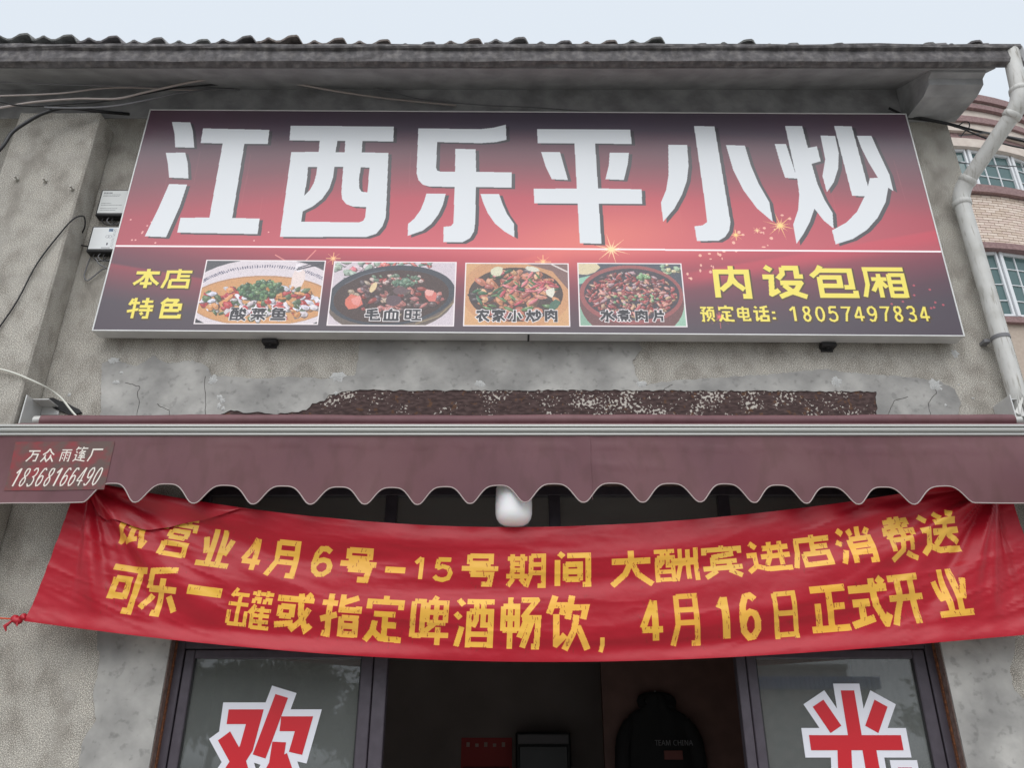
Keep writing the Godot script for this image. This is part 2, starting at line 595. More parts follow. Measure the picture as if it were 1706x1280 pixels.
func tile_lift(x: float) -> float:
	var xs := [-9.0, -3.3, -3.0, -2.85, -2.0, -1.0, -0.7, -0.3, 0.2, 0.7, 1.0, 1.4, 4.0]
	var ys := [0.05, 0.048, 0.052, 0.016, 0.004, 0.002, -0.010, 0.010, 0.010, -0.008, -0.02, -0.04, -0.045]
	for i in xs.size() - 1:
		if x < xs[i + 1]:
			return lerpf(ys[i], ys[i + 1], clampf((x - xs[i]) / (xs[i + 1] - xs[i]), 0, 1))
	return ys[-1]

func build_shop() -> void:
	var b := thing("restaurant_building", "weathered grey concrete restaurant with tiled eave and rough pebble walls", "building", Vector3(0, 0, 0))
	var st := begin()
	var x0 := -9.0
	add_box(st, Vector3(x0, 0.0, -0.24), Vector3(OPEN_L, OPEN_T, 0.0))
	add_box(st, Vector3(OPEN_R, 0.0, -0.24), Vector3(WALL_R, OPEN_T, 0.0))
	add_box(st, Vector3(x0, OPEN_T, -0.24), Vector3(WALL_R, 6.32, 0.0))
	add_box(st, Vector3(WALL_R - 0.24, 0.0, -5.4), Vector3(WALL_R, 6.32, -0.24))
	add_box(st, Vector3(x0, 0.0, -5.64), Vector3(WALL_R, 6.32, -5.4))
	add_box(st, Vector3(x0, 0.0, -5.4), Vector3(x0 + 0.24, 6.32, -0.24))
	# gable
	tri(st, Vector3(WALL_R - 0.01, 6.32, 0), Vector3(WALL_R - 0.01, 6.32, -5.64), Vector3(WALL_R - 0.01, 7.8, -2.82), Vector3.RIGHT)
	tri(st, Vector3(x0 + 0.01, 6.32, 0), Vector3(x0 + 0.01, 6.32, -5.64), Vector3(x0 + 0.01, 7.8, -2.82), Vector3.LEFT)
	part("wall", done(st), M.wall, b)
	part("pilaster", box(Vector3(-3.6, 0.0, 0.0), Vector3(-3.005, 5.86, 0.22), 0.012), M.wall, b)
	part("corbel", plate_corbel(), M.soffit, b)
	part("frieze", box(Vector3(-9.0, 6.0, 0.0), Vector3(2.984, 6.296, 0.012), 0.003), M.soffit, b)
	part("plinth", box(Vector3(-9.0, 0.0, 0.0), Vector3(OPEN_L - 0.2, 0.14, 0.03), 0.01), M.plaster, b)
	# plaster
	var band := vec2s(plaster_band)
	var pieces := [rough_outline(band, 0.02, 0.006)]
	for c in plaster_cracks:
		var line := vec2s(c)
		var wob := PackedVector2Array()
		for k in line.size() - 1:
			for s in 4:
				wob.append(line[k].lerp(line[k + 1], s / 4.0) + Vector2(rng.randf_range(-0.004, 0.004), rng.randf_range(-0.004, 0.004)))
		var slit: PackedVector2Array = Geometry2D.offset_polyline(wob, 0.0019)[0]
		var next := []
		for p in pieces:
			for q in Geometry2D.clip_polygons(p, slit):
				if not Geometry2D.is_polygon_clockwise(q) and q.size() > 2:
					next.append(q)
		pieces = next
	for p in pieces:
		part("plaster_band", plate(p, 0.0, 0.009), M.plaster, b)
	var left := vec2s(plaster_left)
	left.append(Vector2(left[left.size() - 1].x, 0.02))
	left.append(Vector2(OPEN_L, 0.02))
	left.append(Vector2(OPEN_L, 3.0))
	left.append(Vector2(left[0].x, 3.0))
	part("plaster_surround", plate(rough_outline(left, 0.03, 0.008, PackedInt32Array([8, 9, 10])), 0.0, 0.01), M.plaster, b)
	var right := vec2s(plaster_right)
	right.append(Vector2(right[right.size() - 1].x, 0.02))
	right.append(Vector2(OPEN_R, 0.02))
	right.append(Vector2(OPEN_R, 3.0))
	right.append(Vector2(right[0].x, 3.0))
	part("plaster_surround", plate(rough_outline(right, 0.03, 0.008, PackedInt32Array([8, 9, 10])), 0.0, 0.01), M.plaster, b)
	# lintel, stained brown with flaking white lime
	M.lintel.albedo_texture = ImageTexture.create_from_image(lintel_image())
	M.lintel.heightmap_enabled = true
	M.lintel.heightmap_texture = M.lintel.albedo_texture
	M.lintel.heightmap_scale = 0.3
	part("lintel", uv_panel(-1.95, 2.36, 3.11, 3.735, 0.0, 0.004), M.lintel, b)
	# cracks in the plaster: narrow open grooves, built as thin dark gaps between raised lips
	for s in putty_spots:
		var p := PackedVector2Array()
		var n := 22
		for k in n:
			var a := TAU * k / n
			var rr := rng.randf_range(0.6, 1.15)
			p.append(Vector2(s[0] + cos(a) * s[2] * rr, s[1] + sin(a) * s[3] * rr))
		part("putty_spot", dome(p, Vector2(s[0], s[1]), 0.009 if s[0] > -2.8 and s[1] < 3.99 and s[0] < 2.8 else 0.0, 0.0028), M.putty, b)
	for q in [[-3.453, 5.235], [-3.252, 5.219], [-3.048, 5.151]]:
		var bolt := begin()
		add_tube(bolt, PackedVector3Array([Vector3(q[0], q[1], 0.2), Vector3(q[0] + 0.004, q[1] - 0.004, 0.265)]), 0.007, 8)
		add_tube(bolt, PackedVector3Array([Vector3(q[0], q[1], 0.222), Vector3(q[0], q[1], 0.234)]), 0.014, 6)
		part("anchor_bolt", done(bolt), M.bolt, b)
	# roof
	var rs := begin()
	var ridge := Vector2(-2.82, 7.95)
	for s in [[0.50, 6.14], [-6.14, 6.14]]:
		var up := 0.10
		add_rail(rs, PackedVector2Array([Vector2(s[0], s[1]), Vector2(s[0], s[1] + 0.04), Vector2(ridge.x, ridge.y + 0.04), Vector2(ridge.x, ridge.y)]), -9.2, 3.58)
	var roof := part("roof", done(rs), M.soffit, b)
	part("soffit", rail(PackedVector2Array([Vector2(0.50, 5.995), Vector2(0.50, 6.13), Vector2(-0.002, 6.40), Vector2(-0.002, 6.297)]), -9.2, 3.42), M.soffit, b)
	# cast gutter along the eave
	var gp := PackedVector2Array([Vector2(0.502, 6.0), Vector2(0.515, 5.99), Vector2(0.53, 6.0), Vector2(0.553, 6.008), Vector2(0.556, 6.04), Vector2(0.548, 6.118), Vector2(0.566, 6.124), Vector2(0.572, 6.135), Vector2(0.572, 6.155), Vector2(0.562, 6.164), Vector2(0.535, 6.164), Vector2(0.535, 6.03), Vector2(0.502, 6.02)])
	var gut := part("gutter", uneven_gutter(gp), M.gutter, b)
	part("gutter_end", box(Vector3(3.585, 5.995, 0.44), Vector3(3.625, 6.16, 0.57), 0.02), M.soffit, b)
	# roof tiles: the two rows next to the eave
	var tm := tile_mesh()
	var slope := atan2(7.95 - 6.14, 3.32)
	for row in 2:
		for i in 26:
			var x := -4.75 + i * 0.325 - row * 0.16
			if x + 0.3 > 3.6:
				continue
			var t := MeshInstance3D.new()
			t.name = "roof_tile"
			t.mesh = tm
			t.material_override = M.tile[rng.randi() % 4]
			var lift := tile_lift(x + 0.16) + rng.randf_range(-0.009, 0.008)
			t.position = Vector3(x, 6.198 + lift + row * 0.19, 0.522 - row * 0.33 + rng.randf_range(-0.02, 0.012))
			t.rotation = Vector3(slope * 0.9, rng.randf_range(-0.03, 0.03), rng.randf_range(-0.035, 0.035))
			roof.add_child(t, true)
	for q in [[3.07, 0.13], [3.38, 0.10]]:
		var bt := begin()
		add_tube(bt, PackedVector3Array([Vector3(q[0] - q[1] * 0.5, 6.15, 0.5), Vector3(q[0] - q[1] * 0.3, 6.2, 0.5), Vector3(q[0] + q[1] * 0.25, 6.205, 0.5), Vector3(q[0] + q[1] * 0.5, 6.15, 0.5)]), [0.02, 0.03, 0.03, 0.02], 7)
		part("tile_fragment", done(bt), M.tile[1], roof)

func plate_corbel() -> ArrayMesh:
	var st := begin()
	var prof := PackedVector2Array([Vector2(0.0, 5.97), Vector2(0.30, 5.925), Vector2(0.40, 5.945), Vector2(0.41, 5.99), Vector2(0.46, 6.0), Vector2(0.47, 6.06), Vector2(0.0, 6.30)])
	add_rail(st, prof, 2.985, 3.375)
	return done(st)

func uneven_gutter(gp: PackedVector2Array) -> ArrayMesh:
	# cast by hand: the face wanders a few millimetres along its length
	var st := begin()
	st.set_smooth_group(-1)
	var n := 90
	var nz := FastNoiseLite.new()
	nz.seed = 5
	nz.frequency = 0.6
	var x0 := -9.2
	var x1 := 3.6
	var ring = func(i: int) -> PackedVector3Array:
		var x := lerpf(x0, x1, float(i) / n)
		var r := PackedVector3Array()
		for k in gp.size():
			r.append(Vector3(x, gp[k].y + nz.get_noise_2d(x * 3.0, k * 40.0) * 0.009, gp[k].x + nz.get_noise_2d(x * 3.0, k * 40.0 + 500.0) * 0.009))
		return r
	var cw := 1.0 if Geometry2D.is_polygon_clockwise(gp) else -1.0
	var prev: PackedVector3Array = ring.call(0)
	for i in range(1, n + 1):
		var cur: PackedVector3Array = ring.call(i)
		for k in gp.size():
			var k2 := (k + 1) % gp.size()
			var d := gp[k2] - gp[k]
			quad(st, prev[k], cur[k], cur[k2], prev[k2], Vector3(0, d.x, -d.y) * cw)
		prev = cur
	return done(st)

func dome(p: PackedVector2Array, c: Vector2, z: float, h: float) -> ArrayMesh:
	var st := begin()
	st.set_smooth_group(0)
	var cc := Vector3(c.x, c.y, z + h)
	for k in p.size():
		var a := p[k]
		var b := p[(k + 1) % p.size()]
		var am := c.lerp(a, 0.72)
		var bm := c.lerp(b, 0.72)
		var za := z + h * 0.8
		tri(st, cc, Vector3(am.x, am.y, za), Vector3(bm.x, bm.y, za), Vector3(0, 0, 1))
		quad(st, Vector3(am.x, am.y, za), Vector3(a.x, a.y, z - 0.002), Vector3(b.x, b.y, z - 0.002), Vector3(bm.x, bm.y, za), Vector3(0, 0, 1))
	return done(st)

func uv_panel(x0: float, x1: float, y0: float, y1: float, z0: float, z1: float) -> ArrayMesh:
	# a thin slab whose front carries the whole texture
	var st := SurfaceTool.new()
	st.begin(Mesh.PRIMITIVE_TRIANGLES)
	st.set_smooth_group(-1)
	var v := [Vector3(x0, y0, z1), Vector3(x0, y1, z1), Vector3(x1, y1, z1), Vector3(x1, y0, z1)]
	var uv := [Vector2(0, 1), Vector2(0, 0), Vector2(1, 0), Vector2(1, 1)]
	for i in [0, 1, 2, 0, 2, 3]:
		st.set_uv(uv[i])
		st.add_vertex(v[i])
	var w := [Vector3(x0, y0, z0), Vector3(x0, y1, z0), Vector3(x1, y1, z0), Vector3(x1, y0, z0)]
	st.set_uv(Vector2(0.005, 0.005))
	for i in 4:
		var j := (i + 1) % 4
		var mid: Vector3 = (v[i] + v[j]) * 0.5 - (v[0] + v[2]) * 0.5
		quad(st, v[i], v[j], w[j], w[i], mid)
	quad(st, w[0], w[1], w[2], w[3], Vector3(0, 0, -1))
	return done(st)

func lintel_image() -> Image:
	var w := 2000
	var h := 280
	var im := Image.create(w, h, false, Image.FORMAT_RGB8)
	var a := FastNoiseLite.new()
	a.seed = 3
	a.frequency = 0.06
	a.fractal_octaves = 4
	var lime := FastNoiseLite.new()
	lime.seed = 8
	lime.frequency = 0.085
	lime.fractal_octaves = 4
	var where := FastNoiseLite.new()
	where.seed = 21
	where.frequency = 0.008
	where.fractal_octaves = 3
	var rust := FastNoiseLite.new()
	rust.seed = 31
	rust.frequency = 0.03
	for y in h:
		for x in w:
			var n := a.get_noise_2d(x * 0.6, y * 1.6)
			var c := Color(0.215, 0.155, 0.15).lerp(Color(0.335, 0.265, 0.255), clampf(n + 0.5, 0, 1))
			if rust.get_noise_2d(x, y) > 0.42:
				c = c.lerp(Color(0.42, 0.28, 0.17), 0.5)
			var along := x / float(w)
			var share := clampf(1.0 - absf(along - 0.66) / 0.22, 0.0, 1.0) * 0.40 + where.get_noise_2d(x, y * 1.5) * 1.0 + (0.10 if y < 60 else -0.05)
			if lime.get_noise_2d(x, y) + share * 0.75 > 0.56:
				c = c.lerp(Color(0.80, 0.78, 0.74), 0.85)
			im.set_pixel(x, y, c)
	return im

# ------------------------------------------------------------------ the sign
func mixc(stops: Array, t: float) -> Color:
	for i in stops.size() - 1:
		if t <= stops[i + 1][0]:
			return (stops[i][1] as Color).lerp(stops[i + 1][1], clampf((t - stops[i][0]) / (stops[i + 1][0] - stops[i][0]), 0.0, 1.0))
	return stops[-1][1]

func sparkle(cv: Board, x: float, y: float, r: float, c: Color, rays := 4, a := 0.8) -> void:
	for k in rays:
		var t := PI * k / rays + (0.0 if rays == 4 else 0.3)
		var l := r if k % 2 == 0 else r * 0.6
		var d := Vector2(cos(t), sin(t)) * l
		var s := Vector2(-d.y, d.x).normalized() * maxf(0.8, r * 0.035)
		var o := Vector2(x, y)
		cv.fill([PackedVector2Array([o - d, o + s, o + d, o - s])], c, a)
	for q in [[0.28, 0.25], [0.18, 0.4], [0.1, 0.8]]:
		cv.oval(x, y, r * q[0], r * q[0], c, q[1] * a)

func sign_print() -> Image:
	var w := 512
	var h := 172
	var im := Image.create(w, h, false, Image.FORMAT_RGB8)
	var hazy_night := Color(0.32, 0.285, 0.33)  # dark end of the print, lifted: lens haze mixed into its colour
	var dusk := Color(0.48, 0.245, 0.295)
	var red := Color(0.72, 0.25, 0.315)
	var rose := Color(0.80, 0.345, 0.39)
	var dark := Color(0.33, 0.215, 0.265)
	for y in h:
		var v := y / float(h)
		for x in w:
			var u := x / float(w)
			var c: Color
			var side := pow(absf(u - 0.52) * 2.0, 2.2)
			if v < 0.655:
				c = mixc([[0.0, hazy_night], [0.08, hazy_night], [0.26, dusk], [0.42, red], [0.66, rose]], v - side * 0.10)
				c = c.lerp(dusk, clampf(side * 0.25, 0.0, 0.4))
			else:
				c = mixc([[0.655, rose], [0.70, red], [0.82, Color(0.47, 0.205, 0.27)], [0.92, dark], [1.0, Color(0.285, 0.24, 0.28)]], v + side * 0.16)
			# warm light in the middle of the artwork, with a slanting edge
			var g := exp(-pow((u - 0.585) / 0.12, 2.0) - pow((v - 0.60 + (u - 0.585) * 0.4) / 0.13, 2.0))
			c = c.lerp(Color(0.98, 0.56, 0.42), g * 0.45)
			var beam := (v - 0.80) + (u - 0.42) * 0.9
			var bk := smoothstep(-0.05, -0.03, beam) * (1.0 - smoothstep(0.08, 0.11, beam)) * smoothstep(0.40, 0.42, u) * (1.0 - smoothstep(0.53, 0.56, u)) * (1.0 - smoothstep(0.70, 0.74, v))
			c = c.lerp(Color(0.93, 0.45, 0.40), 0.28 * bk)
			# slanting ribbons at both ends
			var r1 := v - (0.735 + (u - 0.02) * 0.55)
			c = c.lerp(Color(0.76, 0.24, 0.30), 0.5 * smoothstep(-0.006, 0.006, r1) * clampf(1.0 - r1 / 0.15, 0, 1) * (1.0 - smoothstep(0.12, 0.18, u)))
			var r2 := v - (0.79 - (u - 0.66) * 0.62)
			c = c.lerp(Color(0.80, 0.26, 0.33), 0.55 * smoothstep(-0.03, -0.015, r2) * (1.0 - smoothstep(0.0, 0.06, r2)) * smoothstep(0.64, 0.72, u))
			im.set_pixel(x, y, c)
	im.resize(2048, 686, Image.INTERPOLATE_CUBIC)
	var cv := Board.new(im)
	# faint upright streaks and sparkles of the artwork
	for k in 26:
		var x := rng.randf_range(60, 2000)
		var y := rng.randf_range(120, 330)
		cv.line(PackedVector2Array([Vector2(x, y), Vector2(x + rng.randf_range(-4, 4), y + rng.randf_range(50, 130))]), 2.0, Color(0.85, 0.5, 0.5), 0.10)
	for k in 14:
		cv.oval(rng.randf_range(20, 110), rng.randf_range(330, 440), 2.5, 2.5, Color(0.97, 0.75, 0.72), 0.8)
	for k in 10:
		cv.oval(rng.randf_range(330, 480), rng.randf_range(360, 430), 2.2, 2.2, Color(0.97, 0.78, 0.75), 0.8)
	for k in 34:
		var t := k / 33.0
		cv.oval(1700 - t * 320 + rng.randf_range(-40, 40), 350 + t * 190 + rng.randf_range(-32, 32), rng.randf_range(1.6, 5.0), rng.randf_range(1.6, 5.0), Color(1.0, 0.84, 0.72), 0.75)
	for k in 12:
		cv.oval(rng.randf_range(1890, 2030), rng.randf_range(545, 620), 3.0, 3.0, Color(0.85, 0.35, 0.40), 0.7)
	sparkle(cv, 1660, 372, 46, Color(1.0, 0.86, 0.52), 6)
	sparkle(cv, 1545, 402, 30, Color(1.0, 0.86, 0.52))
	sparkle(cv, 1600, 388, 22, Color(1.0, 0.86, 0.62))
	sparkle(cv, 545, 480, 32, Color(1.0, 0.80, 0.55))
	sparkle(cv, 1062, 486, 34, Color(1.0, 0.80, 0.55))
	sparkle(cv, 700, 560, 30, Color(0.95, 0.40, 0.38))
	sparkle(cv, 720, 590, 40, Color(0.90, 0.33, 0.34), 4, 0.6)
	sparkle(cv, 1480, 640, 46, Color(0.90, 0.42, 0.42), 4, 0.6)
	for k in 18:
		cv.oval(rng.randf_range(655, 735), rng.randf_range(520, 640), 2.6, 2.6, Color(0.95, 0.45, 0.42), 0.7)
	cv.line(PackedVector2Array([Vector2(400, 470), Vector2(480, 520)]), 3.0, Color(0.96, 0.66, 0.60), 0.7)
	cv.line(PackedVector2Array([Vector2(500, 455), Vector2(455, 520)]), 3.0, Color(0.96, 0.66, 0.60), 0.7)
	# white rule
	cv.line(PackedVector2Array([Vector2(0, 446), Vector2(2048, 449)]), 5.0, Color(0.97, 0.93, 0.93))
	sparkle(cv, 1232, 448, 50, Color(1.0, 0.88, 0.66), 6, 0.9)
	# the six large characters, dark drop print first
	var shapes := []
	for s in title_shapes:
		shapes.append(vec2s(s))
	var holes := []
	for s in title_holes:
		holes.append(vec2s(s))
	for pass_no in 2:
		var off := Vector2(9, 5) if pass_no == 0 else Vector2.ZERO
		var c := Color(0.25, 0.24, 0.26) if pass_no == 0 else Color(0.855, 0.865, 0.88)
		for i in shapes.size():
			var list := []
			for q in ([shapes[i]] + holes if i == 4 else [shapes[i]]):
				var moved := PackedVector2Array()
				for v in q:
					moved.append(v + off)
				list.append(moved)
			cv.fill(list, c)
	# dishes
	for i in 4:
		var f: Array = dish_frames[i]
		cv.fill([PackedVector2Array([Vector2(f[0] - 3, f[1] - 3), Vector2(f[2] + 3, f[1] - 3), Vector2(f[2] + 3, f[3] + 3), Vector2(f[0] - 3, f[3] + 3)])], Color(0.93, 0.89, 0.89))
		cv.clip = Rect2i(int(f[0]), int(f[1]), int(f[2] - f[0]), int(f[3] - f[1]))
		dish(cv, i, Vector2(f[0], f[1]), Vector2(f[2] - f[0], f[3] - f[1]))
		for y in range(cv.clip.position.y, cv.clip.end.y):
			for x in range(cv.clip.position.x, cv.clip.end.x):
				cv.dot(x, y, Color(0.78, 0.70, 0.70), 0.10)  # thin pinkish haze blended over each dish picture
				if rng.randf() < 0.35:
					cv.dot(x, y, Color(0.15, 0.12, 0.12) if rng.randf() < 0.55 else Color(0.92, 0.88, 0.86), rng.randf_range(0.05, 0.22))
		cv.clip = Rect2i(0, 0, cv.w, cv.h)
	for t in dish_text:
		glyph(cv, t[0], t[1][0], t[1][1], t[1][2], t[1][3], 0.15, Color(0.90, 0.88, 0.88), 2.2)
	for t in dish_text:
		glyph(cv, t[0], t[1][0], t[1][1], t[1][2], t[1][3], 0.15, Color(0.16, 0.16, 0.19), 0.3)
	# yellow lettering with a thin dark edge
	for pass_no in 2:
		for t in sign_text:
			var b := 0.135 if t[1][3] - t[1][1] > 60 else (0.125 if t[0] in "0123456789" else 0.15)
			if pass_no == 0:
				glyph(cv, t[0], t[1][0], t[1][1], t[1][2], t[1][3], b, Color(0.30, 0.22, 0.12), 2.0, 0.0, Vector2(2, 2))
			else:
				glyph(cv, t[0], t[1][0], t[1][1], t[1][2], t[1][3], b, Color(0.93, 0.86, 0.36))
	return cv.image()

func morsel(cv: Board, c: Vector2, rx: float, ry: float, col: Color, turn: float, a := 1.0) -> void:
	var n := 8
	var p := PackedVector2Array()
	for k in n:
		var t := TAU * k / n
		var r := rng.randf_range(0.7, 1.15)
		p.append(c + Vector2(cos(t) * rx * r, sin(t) * ry * r).rotated(turn))
	cv.fill([p], col, a)

func jitter(c: Color, k := 0.06) -> Color:
	var d := rng.randf_range(-k, k)
	return Color(clampf(c.r + d + rng.randf_range(-0.02, 0.02), 0, 1), clampf(c.g + d, 0, 1), clampf(c.b + d + rng.randf_range(-0.02, 0.02), 0, 1))

# scatter cut pieces over an oval: dark edge, body, pale upper side, as in a printed food photograph
func scatter(cv: Board, o: Vector2, c: Vector2, r: Vector2, n: int, size: Vector2, cols: Array) -> void:
	size *= 0.85
	for k in int(n * 1.7):
		var t := rng.randf() * TAU
		var q := sqrt(rng.randf())
		var p := o + c + Vector2(cos(t) * r.x, sin(t) * r.y) * q
		var col: Color = jitter(cols[rng.randi() % cols.size()])
		var sx := rng.randf_range(size.x * 0.5, size.x)
		var sy := rng.randf_range(size.y * 0.4, size.y)
		var a := rng.randf_range(-1.1, 1.1)
		morsel(cv, p + Vector2(1.5, 2.0), sx * 1.05, sy * 1.1, col.darkened(0.6), a, 0.8)
		morsel(cv, p, sx, sy, col, a)
		morsel(cv, p + Vector2(sx * 0.25, sy * 0.35), sx * 0.5, sy * 0.45, col.darkened(0.3), a, 0.6)
		morsel(cv, p - Vector2(sx * 0.2, sy * 0.3), sx * 0.5, sy * 0.4, col.lightened(0.28), a, 0.8)
		if k % 3 == 0:
			morsel(cv, p - Vector2(sx * 0.3, sy * 0.4), 1.6, 1.2, Color(0.95, 0.92, 0.88), a, 0.7)

func dish(cv: Board, which: int, o: Vector2, s: Vector2) -> void:
	var full := PackedVector2Array([o, o + Vector2(s.x, 0), o + s, o + Vector2(0, s.y)])
	if which == 0:
		cv.fill([full], Color(0.24, 0.25, 0.28))
		cv.oval(o.x + s.x * 0.52, o.y + s.y * 0.60, s.x * 0.66, s.y * 0.62, Color(0.15, 0.15, 0.18))
		cv.oval(o.x + s.x * 0.52, o.y + s.y * 0.56, s.x * 0.66, s.y * 0.60, Color(0.88, 0.84, 0.86))
		for k in 90:
			var t := PI + PI * k / 90.0
			for j in 3:
				var rr := 0.50 + j * 0.015
				cv.oval(o.x + s.x * 0.52 + cos(t) * s.x * (0.595 + j * 0.012), o.y + s.y * 0.60 + sin(t) * s.y * rr, rng.randf_range(0.8, 2.2), rng.randf_range(0.8, 2.4), Color(0.27, 0.28, 0.38), 0.8)
		cv.oval(o.x + s.x * 0.52, o.y + s.y * 0.64, s.x * 0.60, s.y * 0.40, Color(0.70, 0.50, 0.34))
		cv.oval(o.x + s.x * 0.52, o.y + s.y * 0.645, s.x * 0.585, s.y * 0.385, Color(0.82, 0.58, 0.36))
		scatter(cv, o, s * Vector2(0.52, 0.66), s * Vector2(0.52, 0.27), 120, s * Vector2(0.065, 0.06), [Color(0.90, 0.89, 0.93), Color(0.86, 0.83, 0.86), Color(0.90, 0.89, 0.93), Color(0.76, 0.20, 0.20), Color(0.70, 0.17, 0.19), Color(0.85, 0.55, 0.30), Color(0.30, 0.40, 0.26)])
		scatter(cv, o, s * Vector2(0.50, 0.47), s * Vector2(0.18, 0.15), 60, s * Vector2(0.04, 0.055), [Color(0.20, 0.36, 0.22), Color(0.28, 0.46, 0.28), Color(0.42, 0.57, 0.35), Color(0.15, 0.27, 0.18)])
		morsel(cv, o + s * Vector2(0.80, 0.27), s.x * 0.065, s.y * 0.19, Color(0.93, 0.86, 0.84), 0.15)
		morsel(cv, o + s * Vector2(0.79, 0.10), s.x * 0.04, s.y * 0.08, Color(0.95, 0.92, 0.94), 0.0)
		cv.line(PackedVector2Array([o + s * Vector2(0.77, 0.14), o + s * Vector2(1.02, 0.02)]), 4.0, Color(0.17, 0.17, 0.22))
		cv.line(PackedVector2Array([o + s * Vector2(0.78, 0.11), o + s * Vector2(1.02, -0.04)]), 3.0, Color(0.22, 0.22, 0.27))
	elif which == 1:
		cv.fill([full], Color(0.83, 0.78, 0.81))
		scatter(cv, o, s * Vector2(0.25, 0.12), s * Vector2(0.25, 0.2), 26, s * Vector2(0.07, 0.07), [Color(0.87, 0.42, 0.45), Color(0.93, 0.85, 0.88), Color(0.62, 0.70, 0.62), Color(0.35, 0.38, 0.40)])
		scatter(cv, o, s * Vector2(0.62, 0.03), s * Vector2(0.25, 0.04), 10, s * Vector2(0.05, 0.04), [Color(0.45, 0.60, 0.52), Color(0.87, 0.42, 0.40)])
		cv.oval(o.x + s.x * 0.49, o.y + s.y * 0.60, s.x * 0.52, s.y * 0.52, Color(0.36, 0.31, 0.28), 1.0, -0.10)
		cv.line(PackedVector2Array([o + s * Vector2(0.70, 0.98), o + s * Vector2(0.88, 0.86), o + s * Vector2(1.0, 0.64)]), 3.0, Color(0.62, 0.54, 0.40), 0.8)
		cv.oval(o.x + s.x * 0.49, o.y + s.y * 0.53, s.x * 0.52, s.y * 0.48, Color(0.16, 0.19, 0.23), 1.0, -0.10)
		cv.oval(o.x + s.x * 0.49, o.y + s.y * 0.55, s.x * 0.47, s.y * 0.42, Color(0.20, 0.13, 0.12), 1.0, -0.10)
		cv.line(PackedVector2Array([o + s * Vector2(0.10, 0.36), o + s * Vector2(0.25, 0.2), o + s * Vector2(0.42, 0.12)]), 2.0, Color(0.45, 0.50, 0.56), 0.6)
		scatter(cv, o, s * Vector2(0.50, 0.56), s * Vector2(0.38, 0.30), 60, s * Vector2(0.06, 0.06), [Color(0.30, 0.20, 0.20), Color(0.23, 0.17, 0.18), Color(0.55, 0.18, 0.16), Color(0.70, 0.40, 0.38), Color(0.34, 0.26, 0.28), Color(0.72, 0.62, 0.52)])
		scatter(cv, o, s * Vector2(0.52, 0.27), s * Vector2(0.22, 0.07), 22, s * Vector2(0.04, 0.04), [Color(0.72, 0.30, 0.28), Color(0.34, 0.46, 0.36), Color(0.80, 0.70, 0.66)])
		scatter(cv, o, s * Vector2(0.58, 0.33), s * Vector2(0.08, 0.05), 12, s * Vector2(0.05, 0.06), [Color(0.27, 0.42, 0.34), Color(0.36, 0.50, 0.40)])
		morsel(cv, o + s * Vector2(0.19, 0.64), s.x * 0.085, s.y * 0.12, Color(0.86, 0.42, 0.34), -0.4)
		morsel(cv, o + s * Vector2(0.21, 0.62), s.x * 0.055, s.y * 0.08, Color(0.91, 0.56, 0.52), -0.4)
		morsel(cv, o + s * Vector2(0.81, 0.53), s.x * 0.065, s.y * 0.10, Color(0.84, 0.42, 0.38), 0.2)
		morsel(cv, o + s * Vector2(0.80, 0.49), s.x * 0.04, s.y * 0.06, Color(0.92, 0.66, 0.62), 0.2)
		morsel(cv, o + s * Vector2(0.34, 0.40), s.x * 0.03, s.y * 0.10, Color(0.90, 0.80, 0.60), 0.3)
		morsel(cv, o + s * Vector2(0.51, 0.62), s.x * 0.07, s.y * 0.09, Color(0.31, 0.24, 0.27), 0.0)
		morsel(cv, o + s * Vector2(0.57, 0.46), s.x * 0.07, s.y * 0.07, Color(0.35, 0.27, 0.29), 0.0)
	elif which == 2:
		cv.fill([full], Color(0.84, 0.63, 0.42))
		cv.oval(o.x + s.x * 0.5, o.y + s.y * 0.46, s.x * 0.54, s.y * 0.60, Color(0.80, 0.57, 0.38))
		cv.fill([PackedVector2Array([o + s * Vector2(0.6, 0), o + s * Vector2(1, 0), o + s * Vector2(1, 0.42), o + s * Vector2(0.85, 0.12)])], Color(0.46, 0.33, 0.31))
		cv.line(PackedVector2Array([o + s * Vector2(0.84, 0), o + s * Vector2(1.0, 0.13)]), 4.0, Color(0.88, 0.82, 0.80))
		cv.oval(o.x + s.x * 0.49, o.y + s.y * 0.50, s.x * 0.46, s.y * 0.44, Color(0.22, 0.17, 0.16))
		scatter(cv, o, s * Vector2(0.49, 0.48), s * Vector2(0.42, 0.38), 80, s * Vector2(0.085, 0.075), [Color(0.82, 0.54, 0.38), Color(0.72, 0.42, 0.30), Color(0.90, 0.68, 0.50), Color(0.66, 0.32, 0.28), Color(0.78, 0.47, 0.36), Color(0.25, 0.21, 0.22)])
		scatter(cv, o, s * Vector2(0.49, 0.48), s * Vector2(0.42, 0.38), 16, s * Vector2(0.09, 0.035), [Color(0.18, 0.36, 0.24), Color(0.30, 0.48, 0.26)])
		scatter(cv, o, s * Vector2(0.49, 0.40), s * Vector2(0.38, 0.30), 14, s * Vector2(0.09, 0.03), [Color(0.75, 0.25, 0.30), Color(0.86, 0.45, 0.48)])
		morsel(cv, o + s * Vector2(0.83, 0.47), s.x * 0.05, s.y * 0.085, Color(0.90, 0.89, 0.82), 0.5)
		morsel(cv, o + s * Vector2(0.30, 0.12), s.x * 0.06, s.y * 0.09, Color(0.86, 0.85, 0.72), 0.2)
		morsel(cv, o + s * Vector2(0.65, 0.09), s.x * 0.07, s.y * 0.05, Color(0.87, 0.86, 0.78), 0.2)
		morsel(cv, o + s * Vector2(0.86, 0.68), s.x * 0.04, s.y * 0.13, Color(0.24, 0.40, 0.32), 0.6)
	else:
		cv.fill([full], Color(0.24, 0.27, 0.32))
